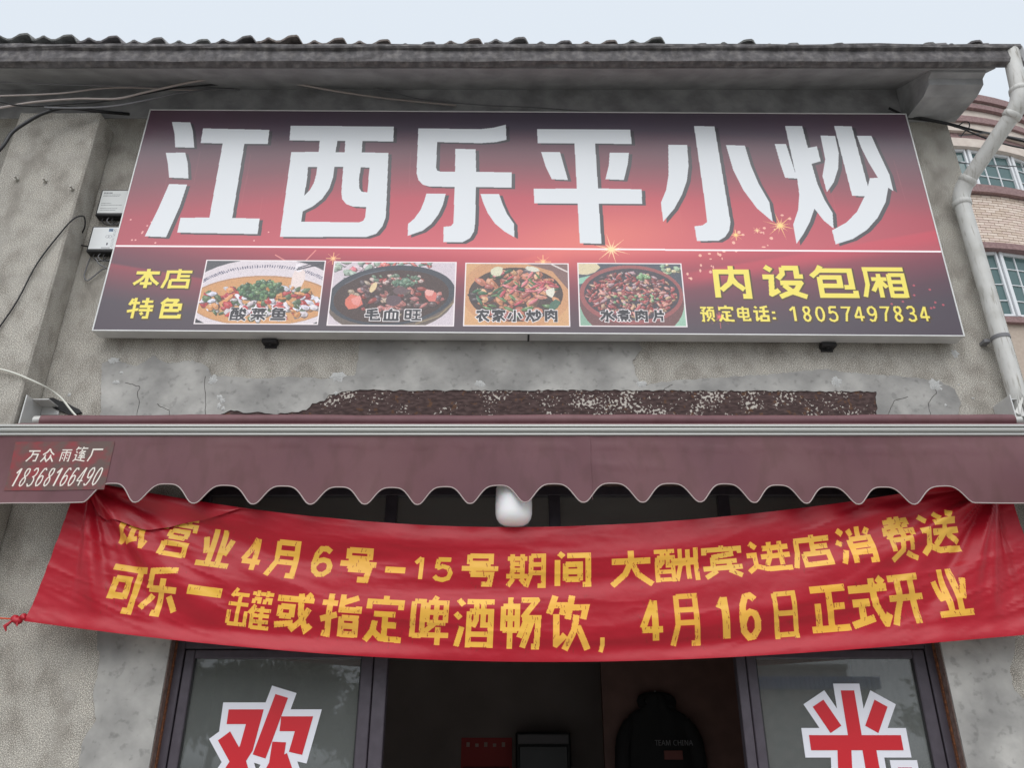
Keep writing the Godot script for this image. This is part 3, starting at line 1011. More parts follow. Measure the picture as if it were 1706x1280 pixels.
		morsel(cv, o + s * Vector2(0.08, 0.06), s.x * 0.14, s.y * 0.14, Color(0.86, 0.80, 0.64), 0.0)
		cv.fill([PackedVector2Array([o + s * Vector2(0, 0.24), o + s * Vector2(0.25, 0.14), o + s * Vector2(0.12, 0.3), o + s * Vector2(0, 0.34)])], Color(0.54, 0.76, 0.66))
		scatter(cv, o, s * Vector2(0.9, 0.08), s * Vector2(0.1, 0.08), 8, s * Vector2(0.04, 0.05), [Color(0.60, 0.72, 0.56), Color(0.84, 0.80, 0.60)])
		cv.fill([PackedVector2Array([o + s * Vector2(0, 0.7), o + s * Vector2(0.25, 1.0), o + s * Vector2(0, 1.0)])], Color(0.50, 0.68, 0.58))
		cv.fill([PackedVector2Array([o + s * Vector2(1, 0.66), o + s * Vector2(0.86, 1.0), o + s * Vector2(1, 1.0)])], Color(0.58, 0.76, 0.66))
		cv.oval(o.x + s.x * 0.50, o.y + s.y * 0.62, s.x * 0.50, s.y * 0.60, Color(0.40, 0.23, 0.24))
		cv.oval(o.x + s.x * 0.50, o.y + s.y * 0.50, s.x * 0.50, s.y * 0.48, Color(0.58, 0.29, 0.29))
		cv.oval(o.x + s.x * 0.505, o.y + s.y * 0.495, s.x * 0.46, s.y * 0.42, Color(0.20, 0.18, 0.22))
		scatter(cv, o, s * Vector2(0.50, 0.50), s * Vector2(0.42, 0.36), 240, s * Vector2(0.05, 0.032), [Color(0.66, 0.24, 0.24), Color(0.72, 0.32, 0.32), Color(0.82, 0.55, 0.50), Color(0.42, 0.18, 0.20), Color(0.76, 0.62, 0.66), Color(0.80, 0.64, 0.50), Color(0.22, 0.17, 0.20), Color(0.58, 0.22, 0.22)])
		scatter(cv, o, s * Vector2(0.62, 0.22), s * Vector2(0.06, 0.05), 10, s * Vector2(0.03, 0.04), [Color(0.42, 0.62, 0.40), Color(0.55, 0.72, 0.50)])
		scatter(cv, o, s * Vector2(0.50, 0.58), s * Vector2(0.25, 0.10), 8, s * Vector2(0.03, 0.03), [Color(0.46, 0.64, 0.42)])

func build_sign() -> void:
	var at := Vector3(0.101, 4.0555, 0.09)
	var s := thing("shop_sign", "long red lightbox sign with six white characters and four dish pictures", "sign", at)
	s.rotation.z = -0.0073
	var W := 5.63
	var H := 1.885
	# local axes: origin at the middle of the lower edge, front at z = 0.05
	local_part("case", box(Vector3(-W / 2, 0, -0.05), Vector3(W / 2, H, 0.046), 0.003), M.sign_case, s)
	var pm := StandardMaterial3D.new()
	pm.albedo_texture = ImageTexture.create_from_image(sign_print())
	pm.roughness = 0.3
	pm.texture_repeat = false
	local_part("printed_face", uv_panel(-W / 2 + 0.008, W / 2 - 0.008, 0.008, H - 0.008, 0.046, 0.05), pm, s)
	for q in [[-W / 2 - 0.002, -W / 2 + 0.008, -0.002, H + 0.002], [W / 2 - 0.008, W / 2 + 0.002, -0.002, H + 0.002]]:
		local_part("edge_trim", box(Vector3(q[0], q[2], 0.03), Vector3(q[1], q[3], 0.0535), 0.002), M.sign_case, s)
	for q in [[-0.002, 0.008], [H - 0.008, H + 0.002]]:
		local_part("edge_trim", box(Vector3(-W / 2 + 0.008, q[0], 0.03), Vector3(W / 2 - 0.008, q[1], 0.0535), 0.002), M.sign_case, s)
	local_part("case_seam", box(Vector3(0.0, -0.004, -0.05), Vector3(0.012, -0.0005, 0.04)), M.dark_metal, s)
	for x in [-1.69, 1.97]:
		var br := begin()
		add_box(br, Vector3(x - 0.05, -0.03, -0.088), Vector3(x + 0.05, -0.003, -0.03), 0.004)
		add_box(br, Vector3(x - 0.04, -0.05, -0.09), Vector3(x + 0.04, 0.06, -0.08), 0.003)
		add_tube(br, PackedVector3Array([Vector3(x, -0.04, -0.06), Vector3(x, -0.02, -0.06)]), 0.012, 6)
		local_part("mounting_bracket", done(br), M.dark_metal, s)

# ------------------------------------------------------------------ the awning
func valance_low(x: float) -> float:
	# lower edge: flat at the ends, sixteen arches between
	if x < -2.395 or x > 2.585:
		return 2.862
	var t := (x + 2.395) / (2.585 + 2.395) * 16.0
	t += 0.07 * sin(t * 0.9 + 1.0) * clampf(t, 0, 1) * clampf(16.0 - t, 0, 1)
	var k := absf(sin(PI * t))
	return 2.862 + (0.103 + 0.006 * sin(x * 2.3)) * smoothstep(0.05, 1.02, k) + 0.004 * sin(x * 1.7) * clampf(t, 0, 1) * clampf(16.0 - t, 0, 1)

func valance_z(x: float, y: float) -> float:
	var d := (3.262 - y) / 0.4
	var sag := 0.012 * sin(x * 2.1 + 0.4) + 0.007 * sin(x * 5.3 + 1.0) + 0.004 * sin(x * 13.0)
	var crease := 0.004 * exp(-pow((y - 3.085 + (x - 0.5) * 0.05) / 0.012, 2.0)) * clampf((x - 0.38) * 6.0, 0, 1) * clampf((1.0 - x) * 3.0, 0, 1)
	crease += 0.0035 * exp(-pow((y - 3.20 + x * 0.012 + 0.006 * sin(x * 7.0)) / 0.008, 2.0)) + 0.003 * sin(x * 31.0 + y * 12.0) * exp(-pow((x - 0.46) / 0.12, 2.0))
	var ends := 0.03 * clampf((absf(x - 0.1) - 2.2) / 0.8, 0, 1) * sin(d * PI * 0.9)
	return 0.365 - 0.02 * d + sag * d + crease + ends * (1.0 if x > 0 else -0.5)

func build_awning() -> void:
	var a := thing("retractable_awning", "retracted maroon awning with scalloped valance and aluminium front bar", "awning", Vector3(0.0, 3.3, 0.0))
	var rl := begin()
	var path := PackedVector3Array()
	var radii := []
	for i in 80:
		var x := lerpf(-2.86, 3.05, i / 79.0)
		path.append(Vector3(x, 3.432 + 0.003 * sin(x * 3.0), 0.165))
		radii.append(0.040 + rng.randf_range(-0.0012, 0.0012) + 0.0015 * sin(x * 9.0))
	add_tube(rl, path, radii, 16)
	part("fabric_roll", done(rl), M.awning_top, a)
	var sh := begin()
	sh.set_smooth_group(0)
	var prof := [Vector2(0.195, 3.408), Vector2(0.24, 3.382), Vector2(0.29, 3.352), Vector2(0.335, 3.330), Vector2(0.345, 3.327)]
	for i in 60:
		for k in prof.size() - 1:
			var q := []
			for e in [[i, k], [i + 1, k], [i + 1, k + 1], [i, k + 1]]:
				var x := lerpf(-2.97, 3.25, e[0] / 60.0)
				var p: Vector2 = prof[e[1]]
				q.append(Vector3(x, p.y + 0.004 * sin(x * 4.0) * (1.0 if e[1] in [1, 2] else 0.0), p.x))
			quad(sh, q[0], q[1], q[2], q[3], Vector3(0, 1, 0.4))
	part("fabric_sheet", done(sh), M.awning_top, a)
	var bp := PackedVector2Array([Vector2(0.335, 3.258), Vector2(0.372, 3.258), Vector2(0.378, 3.262), Vector2(0.378, 3.270), Vector2(0.366, 3.273), Vector2(0.366, 3.279), Vector2(0.380, 3.282), Vector2(0.384, 3.290), Vector2(0.384, 3.300), Vector2(0.372, 3.303), Vector2(0.372, 3.307), Vector2(0.386, 3.310), Vector2(0.386, 3.318), Vector2(0.380, 3.325), Vector2(0.345, 3.325), Vector2(0.335, 3.32)])
	part("front_bar", rail(bp, -2.985, 3.26), M.alu, a)
	part("bar_end_cap", box(Vector3(-3.0, 3.25, 0.33), Vector3(-2.986, 3.33, 0.39), 0.004), M.alu, a)
	part("bar_end_cap", box(Vector3(3.261, 3.25, 0.33), Vector3(3.275, 3.33, 0.39), 0.004), M.alu, a)
	# valance cloth with real thickness
	var st := begin()
	var n := 420
	var rows := 14
	var edge := PackedVector3Array()
	for side in 2:
		st.set_smooth_group(side + 1)
		var dz := 0.0012 if side == 0 else -0.0012
		for i in n:
			for j in rows:
				var q := []
				for e in [[i, j], [i + 1, j], [i + 1, j + 1], [i, j + 1]]:
					var x := lerpf(-2.975, 3.25, e[0] / float(n))
					var y := lerpf(3.259, valance_low(x), e[1] / float(rows))
					q.append(Vector3(x, y, valance_z(x, y) + dz))
				quad(st, q[0], q[1], q[2], q[3], Vector3(0, 0, 1.0 if side == 0 else -1.0))
	part("valance", done(st), M.awning, a)
	for i in n + 1:
		var x := lerpf(-2.975, 3.25, i / float(n))
		edge.append(Vector3(x, valance_low(x), valance_z(x, valance_low(x))))
	var hm := begin()
	add_tube(hm, edge, 0.0036, 6)
	part("hem_piping", done(hm), M.hem, a)
	var seam := PackedVector3Array()
	for i in 12:
		var y := lerpf(3.255, 2.88, i / 11.0)
		seam.append(Vector3(0.452 + 0.002 * sin(i), y, valance_z(0.452, y) + 0.0012))
	part("seam", tube(seam, 0.0016, 5), M.awning, a)
	# printed cloth patch with the maker's name and telephone number
	var w := 512
	var h := 250
	var im := Image.create(w, h, false, Image.FORMAT_RGB8)
	var nz := FastNoiseLite.new()
	nz.seed = 77
	nz.frequency = 0.008
	for y in h:
		for x in w:
			var t := clampf(nz.get_noise_2d(x, y * 1.3) * 1.1 + 0.55 - absf(x / 512.0 - 0.32) * 0.5, 0, 1)
			im.set_pixel(x, y, Color(0.36, 0.275, 0.255).lerp(Color(0.52, 0.17, 0.19), t))
	var cv := Board.new(im)
	var pale := Color(0.86, 0.84, 0.80)
	for t in [["万", 78, 40, 146, 104], ["众", 154, 34, 222, 106], ["雨", 248, 36, 306, 104], ["篷", 318, 26, 388, 106], ["厂", 396, 32, 466, 106]]:
		glyph(cv, t[0], t[1], t[2], t[3], t[4], 0.105, pale, 0.0, 0.12, Vector2(-8, 0))
	var digits := "18368166490"
	for i in 11:
		glyph(cv, digits[i], 22 + i * 41.5, 132, 22 + i * 41.5 + 36, 232, 0.085, pale, 0.0, 0.28, Vector2(-6, 0))
	var lm := StandardMaterial3D.new()
	lm.albedo_texture = ImageTexture.create_from_image(cv.image())
	lm.roughness = 0.6
	lm.texture_repeat = false
	var lab := SurfaceTool.new()
	lab.begin(Mesh.PRIMITIVE_TRIANGLES)
	for i in 16:
		for j in 8:
			for e in [[i, j], [i, j + 1], [i + 1, j + 1], [i, j], [i + 1, j + 1], [i + 1, j]]:
				var u: float = e[0] / 16.0
				var v: float = 1.0 - e[1] / 8.0
				var x := lerpf(-2.86, -2.285, u)
				var y := lerpf(3.222, 2.935, v)
				lab.set_uv(Vector2(u, v))
				lab.set_normal(Vector3(0, 0, 1))
				lab.add_vertex(Vector3(x, y, valance_z(x, y) + 0.004))
	part("printed_patch", lab.commit(), lm, a)
	# wall brackets and roll ends
	for q in [[-2.99, -2.87], [3.06, 3.16]]:
		var br := begin()
		add_box(br, Vector3(q[0], 3.36, 0.0), Vector3(q[0] + 0.008, 3.60, 0.19), 0.002)
		add_box(br, Vector3(q[0] + 0.008, 3.54, 0.0), Vector3(q[1], 3.60, 0.012), 0.002)
		add_box(br, Vector3(q[0] + 0.008, 3.592, 0.012), Vector3(q[1] - 0.01, 3.6, 0.13), 0.002)
		part("wall_bracket", done(br), M.sign_case, a)
	for x in [-2.88, 3.07]:
		part("roll_end", tube(PackedVector3Array([Vector3(x - 0.025, 3.432, 0.165), Vector3(x + 0.025, 3.432, 0.165)]), 0.034, 14), M.alu, a)
	# folded arms behind the valance
	for sgn in [-1.0, 1.0]:
		var arm := begin()
		add_box(arm, Vector3(0.1 + sgn * 2.9, 3.27, 0.20), Vector3(0.1 + sgn * 1.6, 3.31, 0.235), 0.006)
		add_box(arm, Vector3(0.1 + sgn * 2.9, 3.27, 0.25), Vector3(0.1 + sgn * 1.65, 3.305, 0.28), 0.006)
		part("folding_arm", done(arm), M.alu, a)

# ------------------------------------------------------------------ the banner
var wrinkle := FastNoiseLite.new()

func banner_point(u: float, v: float) -> Vector3:
	var poly = func(c: Array) -> float:
		return ((((c[0] * u + c[1]) * u + c[2]) * u + c[3]) * u + c[4])
	var top := Vector2(lerpf(banner_ends[0], banner_ends[1], u), poly.call(banner_top))
	var low := Vector2(lerpf(banner_ends[2], banner_ends[3], u), poly.call(banner_low))
	# the gathered ends draw in towards the knots at the lower corners
	var p := top.lerp(low, v)
	var z := 0.21 - 0.035 * v
	# belly, hem and drawn folds
	z += 0.02 * sin(PI * v) * sin(PI * clampf(u, 0, 1))
	z += 0.022 * smoothstep(0.88, 1.0, v)
	for side in 2:
		var c := Vector2(-2.46, 3.02) if side == 0 else Vector2(2.82, 3.02)
		var d := p - c
		if side == 1:
			d.x = -d.x
		var r := d.length()
		var ang := atan2(-d.y, maxf(d.x, 0.001))
		var fade := clampf((2.3 - r) / 2.0, 0.0, 1.0) * clampf(r / 0.25, 0.0, 1.0)
		var calm := 1.0 - 0.8 * smoothstep(0.72, 0.95, v)
		z += fade * calm * (0.026 * sin(ang * 10.0 + r * 0.9 + side * 2.0) + 0.010 * sin(ang * 23.0 + r * 2.0 + 1.0) + 0.004 * sin(ang * 41.0 - r * 3.0))
	# long shallow drapes that follow the sag in the middle
	var mid := clampf(sin(PI * u) * 1.3 - 0.2, 0, 1)
	z += mid * (0.012 * sin(v * 11.0 + sin(u * 9.0) * 0.8 + 0.6) + 0.005 * sin(v * 23.0 + u * 14.0))
	# small sharp creases, slanting away from the nearer end
	var lean := (0.5 - u) * 1.6
	var cr := absf(wrinkle.get_noise_2d(p.x * 1.6 + p.y * lean, p.y * 5.0 + p.x * lean * 1.3))
	z += 0.006 * (0.35 - minf(cr, 0.35)) / 0.35 * (0.45 + 0.55 * (1.0 - mid)) * (1.0 - 0.6 * smoothstep(0.85, 1.0, v))
	z += 0.0016 * wrinkle.get_noise_2d(p.x * 8.0 + 30.0, p.y * 9.0)
	return Vector3(p.x, p.y, z)

func banner_print() -> Image:
	var w := 2048
	var h := 290
	var im := Image.create(w, h, false, Image.FORMAT_RGB8)
	var nz := FastNoiseLite.new()
	nz.seed = 4
	nz.frequency = 0.02
	for y in h:
		for x in w:
			var t := nz.get_noise_2d(x * 0.4, y * 1.0) * 0.5 + 0.5
			var c := Color(0.63, 0.055, 0.13).lerp(Color(0.685, 0.075, 0.155), t)
			if (x + y * 3) % 7 == 0:
				c = c.darkened(0.03)
			im.set_pixel(x, y, c)
	var cv := Board.new(im)
	var gold := Color(0.90, 0.69, 0.27)
	for t in banner_text:
		var b: Array = t[1]
		var k := jitter(gold, 0.03)
		glyph(cv, t[0], b[0], b[1] * h, b[2], b[3] * h, 0.155, k)
	# the gold foil has cracked along the creases
	for t in banner_text:
		var b: Array = t[1]
		var area: float = (b[2] - b[0]) * (b[3] - b[1]) * h
		for k in int(area / 230.0):
			var x := rng.randf_range(b[0], b[2])
			var y := rng.randf_range(b[1], b[3]) * h
			var l := rng.randf_range(3.0, 9.0)
			cv.line(PackedVector2Array([Vector2(x, y), Vector2(x + rng.randf_range(-2.5, 2.5), y + l)]), rng.randf_range(0.8, 1.3), Color(0.52, 0.16, 0.12), 0.75)
	return cv.image()

func build_banner() -> void:
	var b := thing("banner", "sagging red cloth banner with two lines of cracked gold characters", "banner", Vector3(0.15, 2.05, 0.2))
	wrinkle.seed = 9
	wrinkle.frequency = 0.9
	wrinkle.fractal_octaves = 3
	var st := SurfaceTool.new()
	st.begin(Mesh.PRIMITIVE_TRIANGLES)
	var n := 400
	var m := 64
	for j in m + 1:
		for i in n + 1:
			var u := i / float(n)
			var v := j / float(m)
			var p := banner_point(u, v)
			var du := banner_point(u + 0.002, v) - banner_point(u - 0.002, v)
			var dv := banner_point(u, v + 0.004) - banner_point(u, v - 0.004)
			st.set_uv(Vector2(clampf(u, 0.001, 0.999), clampf(v, 0.002, 0.998)))
			st.set_normal(dv.cross(du).normalized())
			st.add_vertex(p)
	for j in m:
		for i in n:
			var k := j * (n + 1) + i
			for e in [k, k + 1, k + n + 2, k, k + n + 2, k + n + 1]:
				st.add_index(e)
	var bm := StandardMaterial3D.new()
	bm.albedo_texture = ImageTexture.create_from_image(banner_print())
	bm.roughness = 0.4
	bm.metallic_specular = 0.42
	bm.rim_enabled = true
	bm.rim = 0.12
	bm.rim_tint = 0.6
	bm.texture_repeat = false
	bm.backlight_enabled = true
	bm.backlight = Color(0.18, 0.18, 0.18)
	part("cloth", st.commit(), bm, b)
	M.banner_red = plain(Color(0.655, 0.065, 0.14), 0.42)
	# the upper hem near one end has flopped over the start of the first line
	var fl := begin()
	fl.set_smooth_group(0)
	var drop = func(u: float) -> float:
		return 0.255 * smoothstep(0.0, 0.045, u) * (1.0 - smoothstep(0.085, 0.20, u)) + 0.015 * sin(u * 90.0)
	var fp = func(i: int, k: int) -> Vector3:
		var u := 0.004 + 0.20 * i / 60.0
		var v: float = maxf(drop.call(u), 0.01) * k / 8.0
		var lift: float = 0.014 * sin(PI * clampf(k / 8.0, 0.0, 1.0) * 0.55) + 0.002
		return banner_point(u, v) + Vector3(0, 0, lift)
	for i in 60:
		for k in 8:
			quad(fl, fp.call(i, k), fp.call(i + 1, k), fp.call(i + 1, k + 1), fp.call(i, k + 1), Vector3(0, 0, 1))
	part("folded_hem", done(fl), M.banner_red, b)
	var cord := plain(Color(0.80, 0.30, 0.16), 0.7)
	# knots at the lower corners and cords to the sides
	for side in 2:
		var s := -1.0 if side == 0 else 1.0
		var corner := banner_point(float(side), 1.0)
		var kn := begin()
		var pts := PackedVector3Array()
		for k in 9:
			var t := k / 8.0
			pts.append(corner + Vector3(s * (0.0 + 0.075 * t), 0.01 + 0.012 * sin(t * 9.0), 0.006 * cos(t * 11.0)))
		add_tube(kn, pts, [0.006, 0.022, 0.014, 0.021, 0.024, 0.015, 0.022, 0.013, 0.006], 9)
		add_tube(kn, PackedVector3Array([corner + Vector3(s * 0.06, 0.0, 0.01), corner + Vector3(s * 0.085, -0.03, 0.02), corner + Vector3(s * 0.075, -0.055, 0.015)]), [0.006, 0.011, 0.003], 6)
		add_tube(kn, PackedVector3Array([corner + Vector3(s * 0.03, 0.005, 0.01), corner + Vector3(s * 0.02, -0.03, 0.02)]), [0.009, 0.003], 6)
		part("knot", done(kn), M.banner_red, b)
		var c2 := corner + Vector3(s * 0.075, 0.012, 0)
		part("cord", tube(smooth_path(PackedVector3Array([c2, c2 + Vector3(s * 0.2, 0.012, -0.02), c2 + Vector3(s * 0.42, 0.02, -0.10), Vector3(c2.x + s * 0.5, c2.y + 0.025, 0.0 if side == 1 else 0.22)])), 0.0045, 6), cord, b)
		var tc := banner_point(float(side), 0.0)
		part("cord", tube(PackedVector3Array([tc, tc + Vector3(s * 0.06, 0.12, -0.02), Vector3(tc.x + s * 0.1, 3.28, 0.24)]), 0.0045, 6), cord, b)

# ------------------------------------------------------------------ doors
func letter_mesh(ch: String, x0: float, y1: float, size: Vector2, bold: float, z: float, grow: float) -> ArrayMesh:
	# cut vinyl: each stroke is a thin layer, the next one a hair in front
	var st := begin()
	var k := 0
	for s in characters[ch]:
		var p := PackedVector2Array()
		for i in range(0, s.size(), 2):
			p.append(Vector2(x0 + s[i] / 100.0 * size.x, y1 - s[i + 1] / 100.0 * size.y))
		for poly in Geometry2D.offset_polyline(longer(p, grow), bold * 0.5 + grow, Geometry2D.JOIN_MITER, Geometry2D.END_BUTT):
			if not Geometry2D.is_polygon_clockwise(poly):
				add_plate(st, poly, z - 0.0002, z + k * 0.00012)
		k += 1
	return done(st)

func build_doors() -> void:
	var b: Node3D = get_node("restaurant_building")
	for q in [[OPEN_L, OPEN_L + 0.006, OPEN_L + 0.006, OPEN_L + 0.013], [OPEN_R - 0.006, OPEN_R, OPEN_R - 0.013, OPEN_R - 0.006]]:
		part("door_jamb", box(Vector3(q[0], 0.0, -0.16), Vector3(q[1], OPEN_T - 0.004, -0.002)), M.jamb, b)
		part("sealant_line", box(Vector3(q[2], 0.0, -0.072), Vector3(q[3], OPEN_T - 0.006, -0.045), 0.003), M.rust, b)
	part("lintel_underside", box(Vector3(OPEN_L + 0.006, OPEN_T - 0.006, -0.16), Vector3(OPEN_R - 0.006, OPEN_T, -0.002)), M.jamb, b)
	# fixed outer frame
	var f := begin()
	add_box(f, Vector3(-1.904, 0.02, -0.135), Vector3(-1.856, 3.094, -0.07), 0.004)
	add_box(f, Vector3(2.341, 0.02, -0.135), Vector3(2.389, 3.094, -0.07), 0.004)
	add_box(f, Vector3(-1.856, 2.135, -0.135), Vector3(2.341, 2.225, -0.07), 0.004)
	add_box(f, Vector3(-1.856, 3.04, -0.135), Vector3(2.341, 3.094, -0.07), 0.004)
	for x in [-0.74, 0.26, 1.30]:
		add_box(f, Vector3(x - 0.035, 2.225, -0.13), Vector3(x + 0.035, 3.04, -0.075), 0.004)
	add_box(f, Vector3(-0.775, 0.02, -0.135), Vector3(-0.70, 2.135, -0.07), 0.004)
	add_box(f, Vector3(1.262, 0.02, -0.135), Vector3(1.315, 2.135, -0.07), 0.004)
	var frame := part("door_frame", done(f), M.frame, b)
	for q in [[-1.856, -0.775], [-0.705, 0.225], [0.295, 1.265], [1.335, 2.341]]:
		part("transom_pane", box(Vector3(q[0], 2.225, -0.105), Vector3(q[1], 3.04, -0.099)), M.glass, frame)
	# glazed leaves either side of the open doorway
	for q in [[-1.85, -0.781, "欢", -1.602, 1.885, 0.50], [1.321, 2.335, "光", 1.600, 1.925, 0.545]]:
		var l := begin()
		var z0 := -0.128
		var z1 := -0.076
		add_box(l, Vector3(q[0], 0.03, z0), Vector3(q[0] + 0.055, 2.13, z1), 0.005)
		add_box(l, Vector3(q[1] - 0.068, 0.03, z0), Vector3(q[1], 2.13, z1), 0.005)
		add_box(l, Vector3(q[0] + 0.055, 2.082, z0), Vector3(q[1] - 0.068, 2.13, z1), 0.005)
		add_box(l, Vector3(q[0] + 0.055, 0.03, z0), Vector3(q[1] - 0.068, 0.15, z1), 0.005)
		var leaf := part("glazed_door", done(l), M.frame, b)
		part("pane", box(Vector3(q[0] + 0.05, 0.14, -0.104), Vector3(q[1] - 0.06, 2.09, -0.098)), M.glass, leaf)
		part("character_backing", letter_mesh(q[2], q[3], q[4], Vector2(q[5], q[5] * 1.02), 0.075, -0.0975, 0.036), M.white_vinyl, leaf)
		part("vinyl_character", letter_mesh(q[2], q[3], q[4], Vector2(q[5], q[5] * 1.02), 0.075, -0.0955, 0.0), M.red_vinyl, leaf)
		part("gasket", box(Vector3(q[0] + 0.055, 0.15, -0.098), Vector3(q[0] + 0.062, 2.082, -0.088)), M.black, leaf)
		part("gasket", box(Vector3(q[1] - 0.075, 0.15, -0.098), Vector3(q[1] - 0.068, 2.082, -0.088)), M.black, leaf)
		var hx: float = q[1] - 0.034 if q[0] < 0 else q[0] + 0.028
		part("handle", tube(PackedVector3Array([Vector3(hx, 0.9, -0.074), Vector3(hx, 0.92, -0.03), Vector3(hx, 1.18, -0.03), Vector3(hx, 1.2, -0.074)]), 0.009, 8), M.alu, leaf)

# ------------------------------------------------------------------ rainwater pipe
func build_pipe() -> void:
	var pts := vec3s(pipe_axis)
	var a := pts[0]
	var b := pts[1]
	var c := pts[2]
	var d := pts[3]
	var ground := Vector3(d.x - (c.x - d.x) * 0.0, 0.0, 0.09)
	var t := thing("drainpipe", "pale grey plastic drainpipe bending from the gutter down the wall corner", "drainpipe", Vector3(d.x, 0, 0.09))
	var bend = func(p: Vector3, q: Vector3, r: Vector3, l: float) -> PackedVector3Array:
		var s0 := p.direction_to(q)
		var s1 := q.direction_to(r)
		var o := PackedVector3Array()
		for k in 7:
			var w := k / 6.0
			var e0 := (q - s0 * l).lerp(q, w)
			var e1 := q.lerp(q + s1 * l, w)
			o.append(e0.lerp(e1, w))
		return o
	part("pipe_section", tube(PackedVector3Array([a + Vector3(0.002, 0.02, 0), b - a.direction_to(b) * 0.08]), 0.053, 22), M.white_plastic, t)
	part("elbow", tube(bend.call(a, b, c, 0.10), 0.058, 22), M.white_plastic, t)
	part("pipe_section", tube(PackedVector3Array([b + b.direction_to(c) * 0.08, c - b.direction_to(c) * 0.08]), 0.053, 22), M.white_plastic, t)
	part("elbow", tube(bend.call(b, c, ground, 0.095), 0.058, 22), M.white_plastic, t)
	part("pipe_section", tube(PackedVector3Array([c + c.direction_to(ground) * 0.08, ground]), 0.053, 22), M.white_plastic, t)
	var s0 := a.direction_to(b)
	var s1 := b.direction_to(c)
	var s2 := c.direction_to(ground)
	for q in [[b - s0 * 0.10, s0], [b + s1 * 0.10, s1], [c - s1 * 0.10, s1], [c + s2 * 0.095, s2]]:
		var o := begin()
		add_tube(o, PackedVector3Array([q[0] - q[1] * 0.022, q[0] - q[1] * 0.016, q[0] + q[1] * 0.016, q[0] + q[1] * 0.022]), [0.056, 0.063, 0.063, 0.056], 22)
		part("socket_collar", done(o), M.white_plastic, t)
	var cy := c.lerp(ground, 0.225)
	var cl := begin()
	add_tube(cl, PackedVector3Array([cy - Vector3(0, 0.012, 0), cy + Vector3(0, 0.012, 0)]), 0.0575, 22)
	add_box(cl, Vector3(cy.x - 0.09, cy.y - 0.012, 0.0), Vector3(cy.x - 0.05, cy.y + 0.012, 0.06), 0.002)
	add_box(cl, Vector3(cy.x + 0.05, cy.y - 0.012, 0.0), Vector3(cy.x + 0.075, cy.y + 0.012, 0.06), 0.002)
	part("clamp", done(cl), M.cable_grey, t)
	# crumpled plastic wrap on the pipe beside the awning end
	var w := begin()
	var cc := Vector3(d.x + 0.01, 3.56, 0.13)
	for k in 9:
		var p0 := cc + Vector3(rng.randf_range(-0.05, 0.03), 0.09 + rng.randf_range(-0.03, 0.03), 0.02)
		var p1 := cc + Vector3(-0.10 + k * 0.018, -0.09 + rng.randf_range(-0.02, 0.02), 0.05 + rng.randf_range(-0.02, 0.02))
		var p2 := cc + Vector3(-0.08 + k * 0.018, -0.09 + rng.randf_range(-0.02, 0.02), 0.05 + rng.randf_range(-0.02, 0.02))
		tri(w, p0, p1, p2, Vector3(0, 0, 1))
	part("plastic_wrap", done(w), M.white_plastic, t)

# ------------------------------------------------------------------ small things on the wall
func scribble_label(sd: int, blue: bool) -> StandardMaterial3D:
	# small unreadable type plate
	var im := Image.create(128, 150, false, Image.FORMAT_RGB8)
	im.fill(Color(0.80, 0.81, 0.80) if not blue else Color(0.86, 0.87, 0.87))
	var r := RandomNumberGenerator.new()
	r.seed = sd
	if not blue:
		for row in [12, 26, 36, 84, 96, 118, 130]:
			var x := 10
			var e := r.randi_range(50, 110) if row > 20 else 50
			while x < e:
				var l := r.randi_range(2, 7)
				im.fill_rect(Rect2i(x, row, l, 7 if row == 12 else 3), Color(0.36, 0.36, 0.38))
				x += l + 2
	else:
		im.fill_rect(Rect2i(82, 8, 22, 22), Color(0.45, 0.55, 0.66))
		for k in 3:
			im.fill_rect(Rect2i(84 + k * 7, 12 + k * 3, 4, 10), Color(0.2, 0.22, 0.28))
		for k in 26:
			im.fill_rect(Rect2i(108 + (k % 2) * 7, 8 + k * 5, 4, r.randi_range(2, 4)), Color(0.4, 0.4, 0.42))
		for k in 40:
			var t := TAU * k / 20.0
			im.fill_rect(Rect2i(int(82 + cos(t) * 9 + (12 if k > 19 else 0)), int(64 + sin(t) * 9), 2, 2), Color(0.35, 0.35, 0.4))
		im.fill_rect(Rect2i(86, 108, 7, 16), Color(0.25, 0.25, 0.28))
		im.fill_rect(Rect2i(64, 140, 44, 4), Color(0.3, 0.3, 0.32))
	var m := StandardMaterial3D.new()
	m.albedo_texture = ImageTexture.create_from_image(im)
	m.roughness = 0.5
	return m

